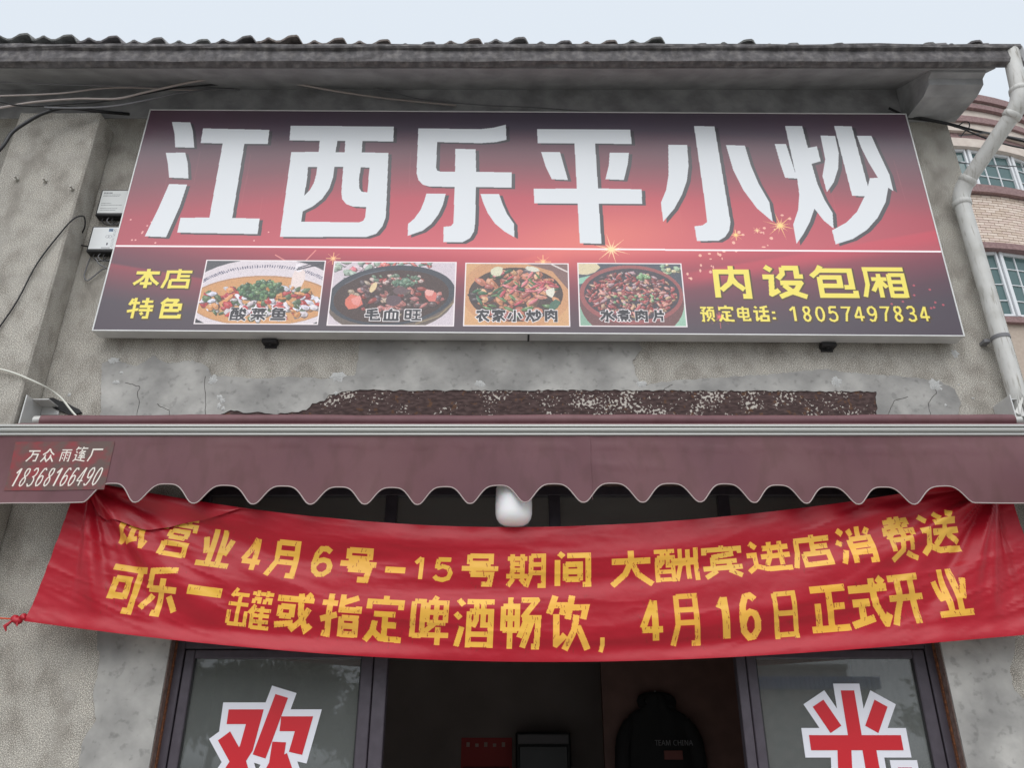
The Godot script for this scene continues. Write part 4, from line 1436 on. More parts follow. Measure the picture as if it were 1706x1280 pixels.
func build_small_things() -> void:
	for q in [["upper", -2.945, -2.745, 5.045, 5.275, false], ["lower", -2.94, -2.745, 4.74, 4.955, true]]:
		var o := thing("power_supply", "black power supply box with grey printed type plate beside the sign" if not q[5] else "black power supply box with white plate and blue mark, looped wires below", "power supply", Vector3((q[1] + q[2]) / 2, q[3], 0.03), "power supplies beside the sign")
		part("casing", box(Vector3(q[1], q[3], 0.0), Vector3(q[2], q[4], 0.066), 0.006), M.black, o)
		part("type_plate", uv_panel(q[1] + 0.012, q[2] - 0.008, q[3] + 0.022, q[4] - 0.012, 0.066, 0.068), scribble_label(5 + int(q[5]), q[5]), o)
		for k in 3:
			var x: float = q[1] + 0.06 + k * 0.035
			part("lead", tube(smooth_path(PackedVector3Array([Vector3(x, q[3] + 0.01, 0.04), Vector3(x - 0.01, q[3] - 0.03, 0.05), Vector3(x + 0.02, q[3] - 0.06, 0.045), Vector3(x + 0.05, q[3] - 0.05, 0.03), Vector3(x + 0.08, q[3] - 0.02, 0.03)])), 0.0035, 6), M.cable_grey if k == 1 else M.cable_black, o)
	# lamp under the awning
	var l := thing("wall_lamp", "unlit white opal glass lamp hanging under the awning", "lamp", Vector3(0.01, 2.765, 0.22))
	var gl := begin()
	var lc := Vector3(0.01, -0.035, 0.22)
	add_lathe(gl, lc, PackedVector2Array([Vector2(0.0, 2.800), Vector2(0.03, 2.801), Vector2(0.06, 2.806), Vector2(0.083, 2.820), Vector2(0.098, 2.842), Vector2(0.105, 2.870), Vector2(0.106, 2.92), Vector2(0.103, 3.02), Vector2(0.09, 3.045), Vector2(0.0, 3.05)]), 36)
	part("globe", done(gl), M.opal, l)
	var gb := begin()
	add_lathe(gb, lc, PackedVector2Array([Vector2(0.0, 3.045), Vector2(0.085, 3.045), Vector2(0.09, 3.055), Vector2(0.085, 3.085), Vector2(0.0, 3.09)]), 28)
	add_box(gb, Vector3(-0.02, 3.05, 0.012), Vector3(0.04, 3.075, 0.22), 0.004)
	add_box(gb, Vector3(-0.04, 3.11, 0.005), Vector3(0.06, 3.16, 0.014), 0.003)
	add_box(gb, Vector3(-0.02, 3.05, 0.005), Vector3(0.04, 3.12, 0.012), 0.003)
	part("holder", done(gb), M.white_plastic, l)
	# broken-out hole beside the awning bracket: its shaded inside painted as a black plate
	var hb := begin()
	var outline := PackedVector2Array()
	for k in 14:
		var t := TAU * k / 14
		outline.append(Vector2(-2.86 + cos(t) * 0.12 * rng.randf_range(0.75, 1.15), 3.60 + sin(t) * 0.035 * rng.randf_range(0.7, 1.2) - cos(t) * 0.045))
	var hole := single("dark_hole_patch", plate(outline, 0.0, 0.016), M.black, "flat black patch standing for the shaded inside of a hole above the awning end", "wall patch")

func build_cables() -> void:
	var list := [
		["eave_cable", cable_pale, 0.008, M.cable_pale, "pale pinkish cable rising from the pilaster top along the eave"],
		["eave_cable", cable_upper, 0.006, M.cable_pale, "slimmer pale cable running just above the thicker pinkish one under the eave"],
		["eave_cable", cable_dark, 0.006, M.cable_black, "dark cable crossing below the pale one above the pilaster"],
		["eave_cable", cable_low, 0.006, M.cable_grey, "short grey cable lying right on the pilaster top"],
		["eave_cable", cable_soffit, 0.005, M.cable_grey, "thin straight wire, topmost under the eave above the pilaster"],
		["thick_cable", cable_thick, 0.0125, M.cable_black, "thick black cable drooping across the face of the pilaster"],
		["eave_cable", cable_eave_long, 0.004, M.cable_grey, "thin wire sloping down to the top edge of the sign"],
		["corner_cable", cable_right_a, 0.009, M.cable_black, "black cable from the sign corner out past the drainpipe"],
		["corner_cable", cable_right_b, 0.006, M.cable_black, "lower black cable passing behind the drainpipe"],
		["corner_cable", cable_right_c, 0.005, M.cable_grey, "grey cable in the bundle behind the drainpipe"],
		["corner_cable", cable_loop, 0.004, M.cable_black, "small black wire loop standing up beside the wall corner"],
		["dangling_wire", wire_pilaster, 0.005, M.cable_black, "thin dark wire sagging across the pilaster towards the power supplies"],
		["dangling_wire", wire_boxes, 0.0045, M.cable_grey, "grey wire hanging in a loop under the lower power supply"],
		["white_cable", cable_white, 0.0065, M.cable_white, "white cable curving down the wall behind the awning end"],
	]
	for c in list:
		single(c[0], tube(smooth_path(vec3s(c[1]), 5), c[2], 7), c[3], c[4], "cable", "cables on the wall")
	single("sky_wire", tube(smooth_path(PackedVector3Array([Vector3(3.2, 6.05, -0.3), Vector3(4.2, 6.6, -1.2), Vector3(6.5, 8.0, -3.0), Vector3(10.5, 10.7, -7.0)])), 0.006, 6), M.cable_black, "thin wire stretched from the wall corner to the brick building", "cable", "cables on the wall")

# ------------------------------------------------------------------ inside
func build_interior() -> void:
	var b: Node3D = get_node("restaurant_building")
	part("room_floor", box(Vector3(-3.3, 0.0, -5.38), Vector3(3.05, 0.02, -0.16)), M.room_floor, b)
	part("room_ceiling", box(Vector3(-3.3, 3.16, -5.38), Vector3(3.05, 3.3, -0.25)), M.room, b)
	part("room_wall", box(Vector3(-3.4, 0.02, -5.38), Vector3(-3.3, 3.16, -0.25)), M.room, b)
	part("room_wall", box(Vector3(-3.3, 0.02, -4.95), Vector3(3.05, 3.16, -4.8)), M.room, b)
	part("darkened_partition", box(Vector3(0.80, 0.02, -3.05), Vector3(3.05, 3.16, -2.95)), grained(noise_tex(91, 0.02, [0.0, 1.0], [Color(0.34, 0.235, 0.205), Color(0.42, 0.30, 0.265)], 256), 0.8, null, Vector3.ONE, 0.6), b)  # dark brown that puts the indoor shade into the colour
	var po := thing("wall_poster", "dull red poster with a row of pale marks on the back wall", "poster", Vector3(-0.27, 1.2, -4.79))
	part("sheet", box(Vector3(-0.545, 1.20, -4.799), Vector3(0.0, 1.79, -4.79)), plain(Color(0.66, 0.18, 0.17), 0.6), po)
	for k in 5:
		part("print_mark", box(Vector3(-0.49 + k * 0.095, 1.70, -4.79), Vector3(-0.455 + k * 0.095, 1.745 - 0.012 * (k % 2), -4.787)), plain(Color(0.72, 0.62, 0.58), 0.7), po)
	part("print_band", box(Vector3(-0.52, 1.49, -4.79), Vector3(-0.03, 1.51, -4.787)), plain(Color(0.40, 0.14, 0.14), 0.7), po)
	var fr := thing("drinks_fridge", "tall dark glass-fronted drinks fridge beside the poster", "fridge", Vector3(0.33, 0.02, -4.5))
	part("cabinet", box(Vector3(0.04, 0.02, -4.79), Vector3(0.60, 1.83, -4.32), 0.012), M.black, fr)
	part("door", box(Vector3(0.075, 0.14, -4.319), Vector3(0.565, 1.70, -4.29), 0.006), M.black_shiny, fr)
	part("header", box(Vector3(0.06, 1.72, -4.319), Vector3(0.58, 1.81, -4.305), 0.004), plain(Color(0.33, 0.31, 0.32), 0.4), fr)
	part("handle", box(Vector3(0.53, 0.8, -4.289), Vector3(0.55, 1.2, -4.26), 0.004), M.alu, fr)
	# black jacket on a hook
	var j := thing("jacket", "black jacket with pale chest lettering hanging on the partition inside", "jacket", Vector3(1.26, 1.10, -2.85))
	var cloth := plain(Color(0.085, 0.085, 0.09), 0.85)
	var body := begin()
	body.set_smooth_group(0)
	var secs := [[0.0, 0.275, 0.075], [0.14, 0.285, 0.085], [0.36, 0.270, 0.09], [0.58, 0.285, 0.085], [0.74, 0.30, 0.07], [0.82, 0.245, 0.06], [0.88, 0.14, 0.06], [0.93, 0.12, 0.07], [0.99, 0.065, 0.05]]
	for i in secs.size() - 1:
		for s in 36:
			var f = func(q: Array, t: float) -> Vector3:
				var fold: float = 1.0 + 0.10 * sin(t * 9.0 + q[0] * 5.0)
				return Vector3(cos(t) * q[1], q[0], sin(t) * q[2] * fold)
			var t0 := TAU * s / 36
			var t1 := TAU * (s + 1) / 36
			quad(body, f.call(secs[i], t0), f.call(secs[i], t1), f.call(secs[i + 1], t1), f.call(secs[i + 1], t0), Vector3(cos((t0 + t1) / 2), 0.1, sin((t0 + t1) / 2)))
	local_part("body", done(body), cloth, j)
	for s in [-1.0, 1.0]:
		local_part("sleeve", tube(smooth_path(PackedVector3Array([Vector3(s * 0.23, 0.77, 0), Vector3(s * 0.30, 0.62, 0.01), Vector3(s * 0.33, 0.33, 0.02), Vector3(s * 0.34, 0.03, 0.01)]), 4), [0.05, 0.058, 0.063, 0.067, 0.07, 0.07, 0.068, 0.066, 0.063, 0.061, 0.058, 0.055, 0.052], 14), cloth, j)
	local_part("collar", tube(smooth_path(PackedVector3Array([Vector3(-0.12, 0.88, 0.04), Vector3(-0.13, 0.95, 0.0), Vector3(0, 0.98, -0.035), Vector3(0.13, 0.95, 0.0), Vector3(0.12, 0.88, 0.04)]), 4), 0.036, 10), cloth, j)
	var fnt := SystemFont.new()
	fnt.font_names = PackedStringArray(["Droid Sans"])
	for q in [["TEAM", 0.015], ["CHINA", 0.185]]:
		var tm := TextMesh.new()
		tm.font = fnt
		tm.text = q[0]
		tm.font_size = 16
		tm.depth = 0.002
		tm.pixel_size = 0.0035
		local_part("chest_lettering", tm, plain(Color(0.45, 0.45, 0.46), 0.7), j, Vector3(q[1], 0.598, 0.103))
	local_part("chest_patch", box(Vector3(0.02, 0.47, 0.085), Vector3(0.175, 0.54, 0.103), 0.002), plain(Color(0.42, 0.23, 0.21), 0.7), j)
	local_part("hook", tube(PackedVector3Array([Vector3(0, 0.99, -0.10), Vector3(0, 0.99, -0.04), Vector3(0, 1.02, -0.02)]), 0.008, 6), M.alu, j)

# ------------------------------------------------------------------ the curved brick building behind
func build_far_building() -> void:
	var c := Vector3(9.3, 0, -15.0)
	var R := 6.0
	var b := thing("brick_apartment_building", "tall curved building of beige brick with red cornices and white gridded windows", "building", Vector3(9.3, 0, -15.0))
	var brick_red := grained(noise_tex(81, 0.06, [0.0, 0.5, 1.0], [Color(0.47, 0.38, 0.375), Color(0.54, 0.44, 0.435), Color(0.61, 0.51, 0.50)], 256), 0.8, null, Vector3.ONE, 0.9)  # far building tones paled from here: distance haze mixed into the colours
	var cream := grained(noise_tex(82, 0.03, [0.0, 1.0], [Color(0.74, 0.69, 0.65), Color(0.82, 0.78, 0.74)], 256), 0.5, null, Vector3.ONE, 0.9)
	var mortar := grained(noise_tex(83, 0.05, [0.0, 1.0], [Color(0.66, 0.60, 0.55), Color(0.72, 0.665, 0.61)], 256), 1.0, null, Vector3.ONE, 0.95)
	var bricks := []
	for k in 4:
		bricks.append(plain([Color(0.82, 0.755, 0.70), Color(0.79, 0.72, 0.66), Color(0.85, 0.79, 0.74), Color(0.81, 0.735, 0.69)][k], 0.9))
	var white := plain(Color(0.84, 0.85, 0.86), 0.5)
	var glass := StandardMaterial3D.new()
	glass.albedo_color = Color(0.33, 0.42, 0.42)
	glass.roughness = 0.06
	var pos = func(a: float, r: float, y: float) -> Vector3:
		return c + Vector3(sin(a) * r, y, cos(a) * r)
	var ring = func(r0: float, r1: float, y0: float, y1: float, a0: float, a1: float, steps: int) -> ArrayMesh:
		var st := begin()
		for i in steps:
			var p := lerpf(a0, a1, i / float(steps))
			var q := lerpf(a0, a1, (i + 1) / float(steps))
			var o := Vector3(sin((p + q) / 2), 0, cos((p + q) / 2))
			quad(st, pos.call(p, r1, y0), pos.call(q, r1, y0), pos.call(q, r1, y1), pos.call(p, r1, y1), o)
			quad(st, pos.call(p, r0, y0), pos.call(q, r0, y0), pos.call(q, r1, y0), pos.call(p, r1, y0), Vector3.DOWN)
			quad(st, pos.call(p, r0, y1), pos.call(q, r0, y1), pos.call(q, r1, y1), pos.call(p, r1, y1), Vector3.UP)
		for e in [[a0, -1.0], [a1, 1.0]]:
			quad(st, pos.call(e[0], r0, y0), pos.call(e[0], r1, y0), pos.call(e[0], r1, y1), pos.call(e[0], r0, y1), Vector3(cos(e[0]), 0, -sin(e[0])) * e[1])
		return done(st)
	# wall core behind everything, with the storeys' window bands left open in front of it
	var wall := part("wall", ring.call(0.5, R - 0.16, 0.0, 15.1, -PI, PI, 72), mortar, b)
	var floors := [[9.5, 11.02], [12.72, 13.72], [6.3, 7.82], [3.1, 4.62]]
	var solid := [[11.2, 12.46], [8.0, 9.3], [4.8, 6.1], [0.0, 2.9]]
	for s in solid:
		part("spandrel", ring.call(R - 0.2, R - 0.02, s[0] - 0.0, s[1], -1.6, 1.6, 60), mortar, b)
	for f in [[12.46, 12.58, 0.10], [12.585, 12.70, 0.05], [11.02, 11.12, 0.10], [11.125, 11.20, 0.05], [9.3, 9.42, 0.08], [7.82, 7.95, 0.08]]:
		part("sill_course", ring.call(R - 0.2, R + f[2], f[0], f[1], -1.6, 1.6, 60), brick_red, b)
	# stepped top: cream courses with red edges
	var tops := [[13.72, 13.95, 0.06, 1], [13.955, 14.12, 0.02, 0], [14.125, 14.35, 0.10, 1], [14.355, 14.44, 0.16, 0], [14.445, 14.56, 0.12, 0], [14.565, 14.80, 0.05, 1], [14.805, 14.93, 0.14, 0], [14.935, 15.0, 0.10, 1], [15.005, 15.19, 0.18, 0]]
	for t in tops:
		part("cornice_course", ring.call(R - 0.2, R + t[2], t[0], t[1], -1.6, 1.6, 60), cream if t[3] == 1 else brick_red, b)
	# bricks where they can be told apart
	var bm: ArrayMesh = box(Vector3(-0.107, 0, -0.03), Vector3(0.107, 0.056, 0.012), 0.004)
	var n := 0
	var da := 0.225 / R
	for row in 19:
		var y := 11.21 + row * 0.0655
		for k in 14:
			var a := -0.10 + (k + (0.5 if row % 2 == 1 else 0.0)) * da
			var o := MeshInstance3D.new()
			o.name = "brick"
			o.mesh = bm
			o.material_override = bricks[rng.randi() % 4]
			o.rotation.y = a
			wall.add_child(o, true)
			o.position = pos.call(a, R - 0.012 + rng.randf_range(-0.003, 0.003), y)
			n += 1
	# windows
	for f in floors:
		for k in range(-7, 8):
			var am := 0.20 + k * 0.185
			if absf(am) > 1.5:
				continue
			var wd := 0.53
			var h: float = f[1] - f[0]
			var fm := begin()
			add_box(fm, Vector3(-wd, 0, -0.05), Vector3(-wd + 0.075, h, 0.06), 0.008)
			add_box(fm, Vector3(wd - 0.045, 0, -0.05), Vector3(wd, h, 0.05), 0.008)
			add_box(fm, Vector3(-wd + 0.075, 0, -0.05), Vector3(wd - 0.045, 0.05, 0.05), 0.006)
			add_box(fm, Vector3(-wd + 0.075, h - 0.06, -0.05), Vector3(wd - 0.045, h, 0.05), 0.006)
			var w := MeshInstance3D.new()
			w.name = "window"
			w.mesh = done(fm)
			w.material_override = white
			b.add_child(w, true)
			w.position = pos.call(am, R - 0.10, f[0]) - c
			w.rotation.y = am
			local_part("pane", box(Vector3(-wd + 0.06, 0.03, -0.02), Vector3(wd - 0.03, h - 0.04, -0.005)), glass, w)
			for x in [-0.17, 0.15]:
				local_part("glazing_bar", box(Vector3(x - 0.011, 0.05, -0.01), Vector3(x + 0.011, h - 0.06, 0.022), 0.004), white, w)
			var rows := 3 if h < 1.2 else 4
			for r in range(1, rows):
				local_part("glazing_bar", box(Vector3(-wd + 0.075, h * r / rows - 0.011, -0.008), Vector3(wd - 0.045, h * r / rows + 0.011, 0.018), 0.004), white, w)

# ------------------------------------------------------------------ across the street: what the door panes mirror
func leaf_crown(sd: int, r: Vector3, n: int) -> ArrayMesh:
	var g := RandomNumberGenerator.new()
	g.seed = sd
	var st := SurfaceTool.new()
	st.begin(Mesh.PRIMITIVE_TRIANGLES)
	st.set_smooth_group(-1)
	var clumps := []
	for k in 26:
		var v := Vector3(g.randfn(), g.randfn(), g.randfn()).normalized() * pow(g.randf(), 0.4)
		clumps.append(v * r)
	for k in n:
		var cl: Vector3 = clumps[g.randi() % clumps.size()]
		var p := cl + Vector3(g.randfn(), g.randfn(), g.randfn()) * 0.28
		var d := Vector3(g.randfn(), g.randfn() - 0.4, g.randfn()).normalized()
		var s := d.cross(Vector3(g.randfn(), g.randfn(), g.randfn())).normalized()
		var l := g.randf_range(0.10, 0.2)
		tri(st, p, p + d * l + s * l * 0.35, p + d * l * 2.0, Vector3.UP)
		tri(st, p, p + d * l * 2.0, p + d * l - s * l * 0.35, Vector3.UP)
	return done(st)

func build_across_street() -> void:
	var bark := plain(Color(0.30, 0.25, 0.21), 0.95)
	var greens := [plain(Color(0.22, 0.30, 0.18), 0.7), plain(Color(0.27, 0.34, 0.19), 0.7), plain(Color(0.20, 0.27, 0.19), 0.7)]
	var crowns := [leaf_crown(1, Vector3(2.0, 1.5, 2.0), 5200), leaf_crown(2, Vector3(2.3, 1.7, 2.0), 5200)]
	var tr := begin()
	add_tube(tr, PackedVector3Array([Vector3(0, 0, 0), Vector3(0.05, 1.0, 0), Vector3(-0.03, 2.0, 0.04), Vector3(0, 3.6, 0)]), [0.17, 0.13, 0.11, 0.04], 10)
	for k in 6:
		var a := TAU * k / 6.0
		add_tube(tr, PackedVector3Array([Vector3(0, 1.7 + k * 0.18, 0), Vector3(cos(a) * 0.7, 2.6 + k * 0.15, sin(a) * 0.7), Vector3(cos(a) * 1.4, 3.3 + k * 0.1, sin(a) * 1.4)]), [0.06, 0.04, 0.015], 6)
	var trunk := done(tr)
	var spots := [[-17.0, 1.0], [-12.6, 1.22], [-11.0, 1.28], [-9.3, 1.2], [-6.6, 1.02], [-3.6, 1.1], [18.8, 1.1], [21.5, 1.2]]
	for i in spots.size():
		var t := thing("street_tree", "leafy roadside tree on the far side of the street", "tree", Vector3(spots[i][0], -0.12, 31.0 + (i % 3)), "trees across the street")
		local_part("trunk", trunk, bark, t)
		local_part("crown", crowns[i % 2], greens[i % 3], t, Vector3(0, 3.2, 0))
		t.scale = Vector3.ONE * spots[i][1]
		t.rotation.y = i * 1.3
	var s := thing("metal_shed", "low grey shed with blue sheet metal eave across the street", "shed", Vector3(11.5, -0.12, 36.0))
	part("wall", box(Vector3(7.0, -0.12, 33.0), Vector3(16.0, 4.45, 40.0)), M.plaster, s)
	var wh := thing("warehouse", "long grey flat-roofed warehouse behind the blue-eaved shed", "building", Vector3(11.0, -0.12, 50.0))
	part("wall", box(Vector3(3.0, -0.12, 46.0), Vector3(20.0, 6.6, 56.0)), M.plaster, wh)
	part("parapet", box(Vector3(2.9, 6.601, 45.9), Vector3(20.1, 6.9, 56.1), 0.03), M.kerb, wh)
	var blue := plain(Color(0.22, 0.38, 0.62), 0.5)
	for k in 45:
		part("roof_sheet", box(Vector3(6.8 + k * 0.21, 4.46, 32.7), Vector3(6.8 + k * 0.21 + 0.17, 4.98, 40.2), 0.02), blue, s)
# ------------------------------------------------------------------ measured tables
# outlines of the six large white characters, in pixels of the sign print
var title_shapes := [
	[65, 41, 115, 42, 127, 72, 141, 130, 90, 129, 80, 83],
	[69, 148, 120, 147, 133, 182, 144, 233, 93, 231, 82, 188],
	[97, 252, 144, 253, 138, 323, 121, 419, 67, 417, 84, 333],
	[153, 63, 332, 67, 334, 116, 272, 116, 277, 359, 347, 360, 348, 408, 146, 405, 146, 359, 219, 358, 214, 115, 155, 114],
	[387, 52, 665, 53, 667, 105, 585, 104, 586, 143, 657, 144, 664, 314, 665, 355, 659, 382, 645, 405, 621, 415, 405, 416, 400, 143, 472, 142, 471, 104, 390, 103],
	[731, 59, 899, 60, 932, 55, 966, 44, 968, 97, 941, 105, 900, 109, 784, 106, 785, 193, 788, 202, 797, 206, 835, 206, 833, 129, 887, 130, 890, 206, 983, 207, 983, 257, 891, 256, 892, 368, 890, 396, 880, 417, 862, 429, 814, 429, 813, 382, 831, 380, 837, 371, 836, 256, 770, 255, 753, 249, 741, 234, 735, 212],
	[764, 278, 814, 278, 808, 315, 798, 344, 782, 373, 760, 395, 724, 411, 723, 374, 738, 357, 752, 330, 760, 301],
	[903, 278, 951, 278, 960, 309, 972, 341, 990, 372, 991, 413, 965, 395, 941, 370, 923, 339, 911, 307],
	[1050, 59, 1300, 59, 1301, 109, 1204, 108, 1206, 258, 1318, 260, 1317, 307, 1206, 307, 1208, 431, 1154, 430, 1152, 307, 1041, 307, 1040, 260, 1151, 259, 1149, 108, 1051, 108],
	[1060, 138, 1110, 138, 1117, 173, 1129, 231, 1087, 229, 1072, 189],
	[1241, 139, 1292, 139, 1287, 177, 1274, 230, 1226, 228, 1237, 182],
	[1398, 111, 1448, 111, 1446, 181, 1437, 232, 1421, 276, 1398, 321, 1366, 363, 1365, 302, 1381, 262, 1391, 212],
	[1472, 45, 1527, 46, 1532, 226, 1536, 363, 1530, 389, 1518, 408, 1500, 420, 1446, 421, 1444, 376, 1464, 373, 1477, 363, 1477, 296],
	[1551, 111, 1601, 112, 1609, 180, 1622, 240, 1642, 300, 1643, 361, 1608, 319, 1580, 261, 1561, 195],
	[1681, 106, 1711, 106, 1722, 206, 1717, 43, 1763, 43, 1767, 119, 1792, 113, 1794, 164, 1769, 173, 1774, 239, 1785, 293, 1798, 332, 1793, 381, 1772, 356, 1754, 319, 1736, 361, 1714, 399, 1693, 428, 1693, 369, 1712, 323, 1722, 274, 1724, 222, 1693, 220, 1687, 174],
	[1807, 76, 1846, 77, 1846, 136, 1836, 188, 1817, 234, 1794, 266, 1791, 213, 1807, 157],
	[1849, 42, 1896, 43, 1903, 246, 1913, 219, 1934, 218, 1919, 167, 1909, 120, 1904, 76, 1943, 76, 1951, 125, 1966, 208, 1966, 262, 1955, 250, 1939, 297, 1910, 346, 1876, 384, 1836, 412, 1790, 429, 1788, 386, 1829, 361, 1861, 327, 1889, 278, 1857, 277],
]
var title_holes := [
	[518, 104, 539, 104, 541, 143, 517, 143],
	[450, 193, 474, 193, 474, 217, 471, 246, 463, 269, 451, 287, 452, 233],
	[519, 192, 542, 192, 545, 274, 549, 297, 561, 313, 579, 321, 613, 322, 613, 353, 609, 365, 599, 370, 453, 369, 453, 337, 477, 321, 498, 297, 513, 264, 519, 227],
	[588, 193, 611, 194, 612, 275, 597, 273, 590, 261, 587, 232],
]
var sign_text := [
	["本", [63, 511, 132, 572]],
	["店", [135, 512, 208, 573]],
	["特", [65, 594, 132, 657]],
	["色", [141, 595, 200, 655]],
	["内", [1470, 490, 1571, 591]],
	["设", [1588, 489, 1703, 590]],
	["包", [1710, 490, 1824, 589]],
	["厢", [1833, 492, 1947, 588]],
	["预", [1433, 610, 1470, 655]],
	["定", [1477, 607, 1517, 655]],
	["电", [1520, 609, 1555, 653]],
	["话", [1560, 607, 1601, 654]],
	["：", [1602, 615, 1618, 651]],
	["1", [1645, 608, 1671, 652]],
	["8", [1676, 608, 1702, 652]],
	["0", [1707, 608, 1734, 652]],
	["5", [1738, 607, 1765, 652]],
	["7", [1769, 607, 1796, 652]],
	["4", [1800, 607, 1827, 651]],
	["9", [1831, 607, 1858, 651]],
	["7", [1862, 606, 1889, 651]],
	["8", [1893, 606, 1920, 651]],
	["3", [1925, 606, 1952, 650]],
	["4", [1956, 606, 1982, 650]],
]
var dish_text := [
	["酸", [314, 622, 355, 659]],
	["菜", [363, 622, 403, 658]],
	["鱼", [411, 622, 451, 658]],
	["毛", [635, 623, 674, 658]],
	["血", [679, 623, 720, 658]],
	["旺", [729, 623, 772, 657]],
	["农", [900, 623, 934, 658]],
	["家", [938, 623, 972, 658]],
	["小", [975, 623, 1012, 657]],
	["炒", [1019, 622, 1058, 657]],
	["肉", [1064, 622, 1096, 657]],
	["水", [1195, 621, 1232, 656]],
	["煮", [1236, 621, 1270, 655]],
	["肉", [1279, 621, 1311, 655]],
	["片", [1321, 620, 1352, 655]],
]
var dish_frames := [[236, 489, 525, 666], [551, 491, 847, 668], [874, 493, 1122, 667], [1149, 491, 1399, 666]]
var banner_top := [-0.365, 0.503, 1.07, -1.18, 3.046]  # y of the upper edge as a polynomial of the length
var banner_low := [-0.542, 0.925, 0.29, -0.728, 2.245]
var banner_ends := [-2.523, 2.886, -2.65, 2.975]
# banner lettering: character, then left and right in pixels of the print, top and bottom as shares of its height
var banner_text := [
	["试", [113.5, 0.102, 191, 0.418]],
	["营", [207.6, 0.091, 287.7, 0.44]],
	["业", [296.9, 0.153, 374.2, 0.48]],
	["4", [390.1, 0.195, 436.2, 0.468]],
	["月", [444.7, 0.184, 520.5, 0.494]],
	["6", [535.4, 0.215, 587.7, 0.452]],
	["号", [594.3, 0.202, 680.1, 0.476]],
	["-", [691.6, 0.335, 740, 0.382]],
	["1", [750.9, 0.243, 783.3, 0.432]],
	["5", [792.4, 0.246, 838.7, 0.433]],
	["号", [850, 0.209, 934.7, 0.468]],
	["期", [944.8, 0.203, 1031.1, 0.474]],
	["间", [1042.2, 0.198, 1126.3, 0.472]],
	["大", [1158.8, 0.198, 1254.1, 0.481]],
	["酬", [1253, 0.204, 1350.8, 0.47]],
	["宾", [1350.6, 0.208, 1445.6, 0.462]],
	["进", [1446.4, 0.201, 1546.6, 0.446]],
	["店", [1544.8, 0.193, 1634, 0.45]],
	["消", [1640.7, 0.173, 1726.4, 0.458]],
	["费", [1740.4, 0.144, 1814.4, 0.468]],
	["送", [1818.4, 0.154, 1911.6, 0.455]],
	["可", [130.9, 0.509, 214.8, 0.875]],
	["乐", [206.3, 0.499, 290.4, 0.863]],
	["一", [297.8, 0.61, 379.7, 0.681]],
	["罐", [388.6, 0.582, 482.9, 0.875]],
	["或", [483.2, 0.572, 567.8, 0.872]],
	["指", [575, 0.552, 662.4, 0.886]],
	["定", [666, 0.549, 748.5, 0.91]],
	["啤", [757.5, 0.536, 840.1, 0.913]],
	["酒", [846.2, 0.54, 928.9, 0.924]],
	["畅", [938.4, 0.522, 1022.3, 0.927]],
	["饮", [1029.3, 0.52, 1116.9, 0.935]],
	["，", [1132.4, 0.825, 1148.8, 0.942]],
	["4", [1215.4, 0.57, 1265.8, 0.884]],
	["月", [1274.3, 0.527, 1345.3, 0.922]],
	["1", [1369.6, 0.573, 1403, 0.89]],
	["6", [1413, 0.569, 1461.1, 0.895]],
	["日", [1478.5, 0.566, 1540.8, 0.911]],
	["正", [1557.4, 0.557, 1642.8, 0.891]],
	["式", [1637.3, 0.533, 1729.9, 0.878]],
	["开", [1721.3, 0.522, 1802.1, 0.885]],
	["业", [1815.9, 0.519, 1891.9, 0.866]],
]
var plaster_band := [-2.674, 3.907, -2.594, 3.505, -1.848, 3.505, -1.843, 3.546, -1.783, 3.575, -1.684, 3.554, -1.61, 3.563, -1.512, 3.546, -1.418, 3.554, -1.306, 3.575, -1.273, 3.621, -1.198, 3.638, -1.172, 3.68, -1.07, 3.705, -0.975, 3.718, -0.782, 3.713, -0.012, 3.713, 0.798, 3.713, 1.529, 3.709, 2.337, 3.705, 2.302, 3.505, 2.81, 3.505, 2.86, 3.621, 2.842, 3.722, 2.747, 3.782, 2.513, 3.812, 2.207, 3.838, 2.017, 3.864, 1.739, 3.833, 1.504, 3.816, 1.269, 3.799, 1.074, 3.786, 0.838, 3.747, 0.801, 3.82, 0.788, 3.929, 0.856, 4.009, 0.823, 4.108, -1.007, 4.117, -1.004, 3.929, -1.018, 3.82, -1.214, 3.795, -1.449, 3.812, -1.641, 3.795, -1.947, 3.82, -1.985, 3.886, -2.082, 3.929, -2.243, 3.907, -2.352, 3.965, -2.442, 3.886, -2.6, 3.929]
var plaster_left := [-2.429, 2.811, -2.359, 2.391, -2.329, 2.192, -2.288, 2.064, -2.274, 1.853, -2.237, 1.756, -2.283, 1.662, -2.283, 1.495]
var plaster_right := [2.903, 2.738, 2.847, 2.391, 2.809, 2.144, 2.744, 2.001, 2.746, 1.908, 2.81, 1.832, 2.784, 1.668, 2.718, 1.495]
var putty_spots := [[-2.6, 3.929, 0.043, 0.027], [-2.551, 3.769, 0.031, 0.021], [-2.534, 3.838, 0.016, 0.013], [-1.93, 3.786, 0.039, 0.034], [-1.927, 3.812, 0.016, 0.017], [-1.869, 3.663, 0.027, 0.021], [-1.846, 3.638, 0.02, 0.025], [-1.863, 3.604, 0.015, 0.029], [-1.833, 3.583, 0.015, 0.021], [-1.126, 3.808, 0.066, 0.043], [-1.127, 3.692, 0.015, 0.017], [-0.205, 3.76, 0.039, 0.03], [0.831, 3.756, 0.039, 0.026], [2.092, 3.777, 0.038, 0.048], [2.724, 3.747, 0.05, 0.048], [2.91, 3.982, 0.036, 0.036], [2.758, 3.608, 0.011, 0.013], [-2.84, 3.684, 0.015, 0.017], [2.881, 3.756, 0.007, 0.009], [2.95, 3.659, 0.011, 0.008]]  # x, y, half width, half height
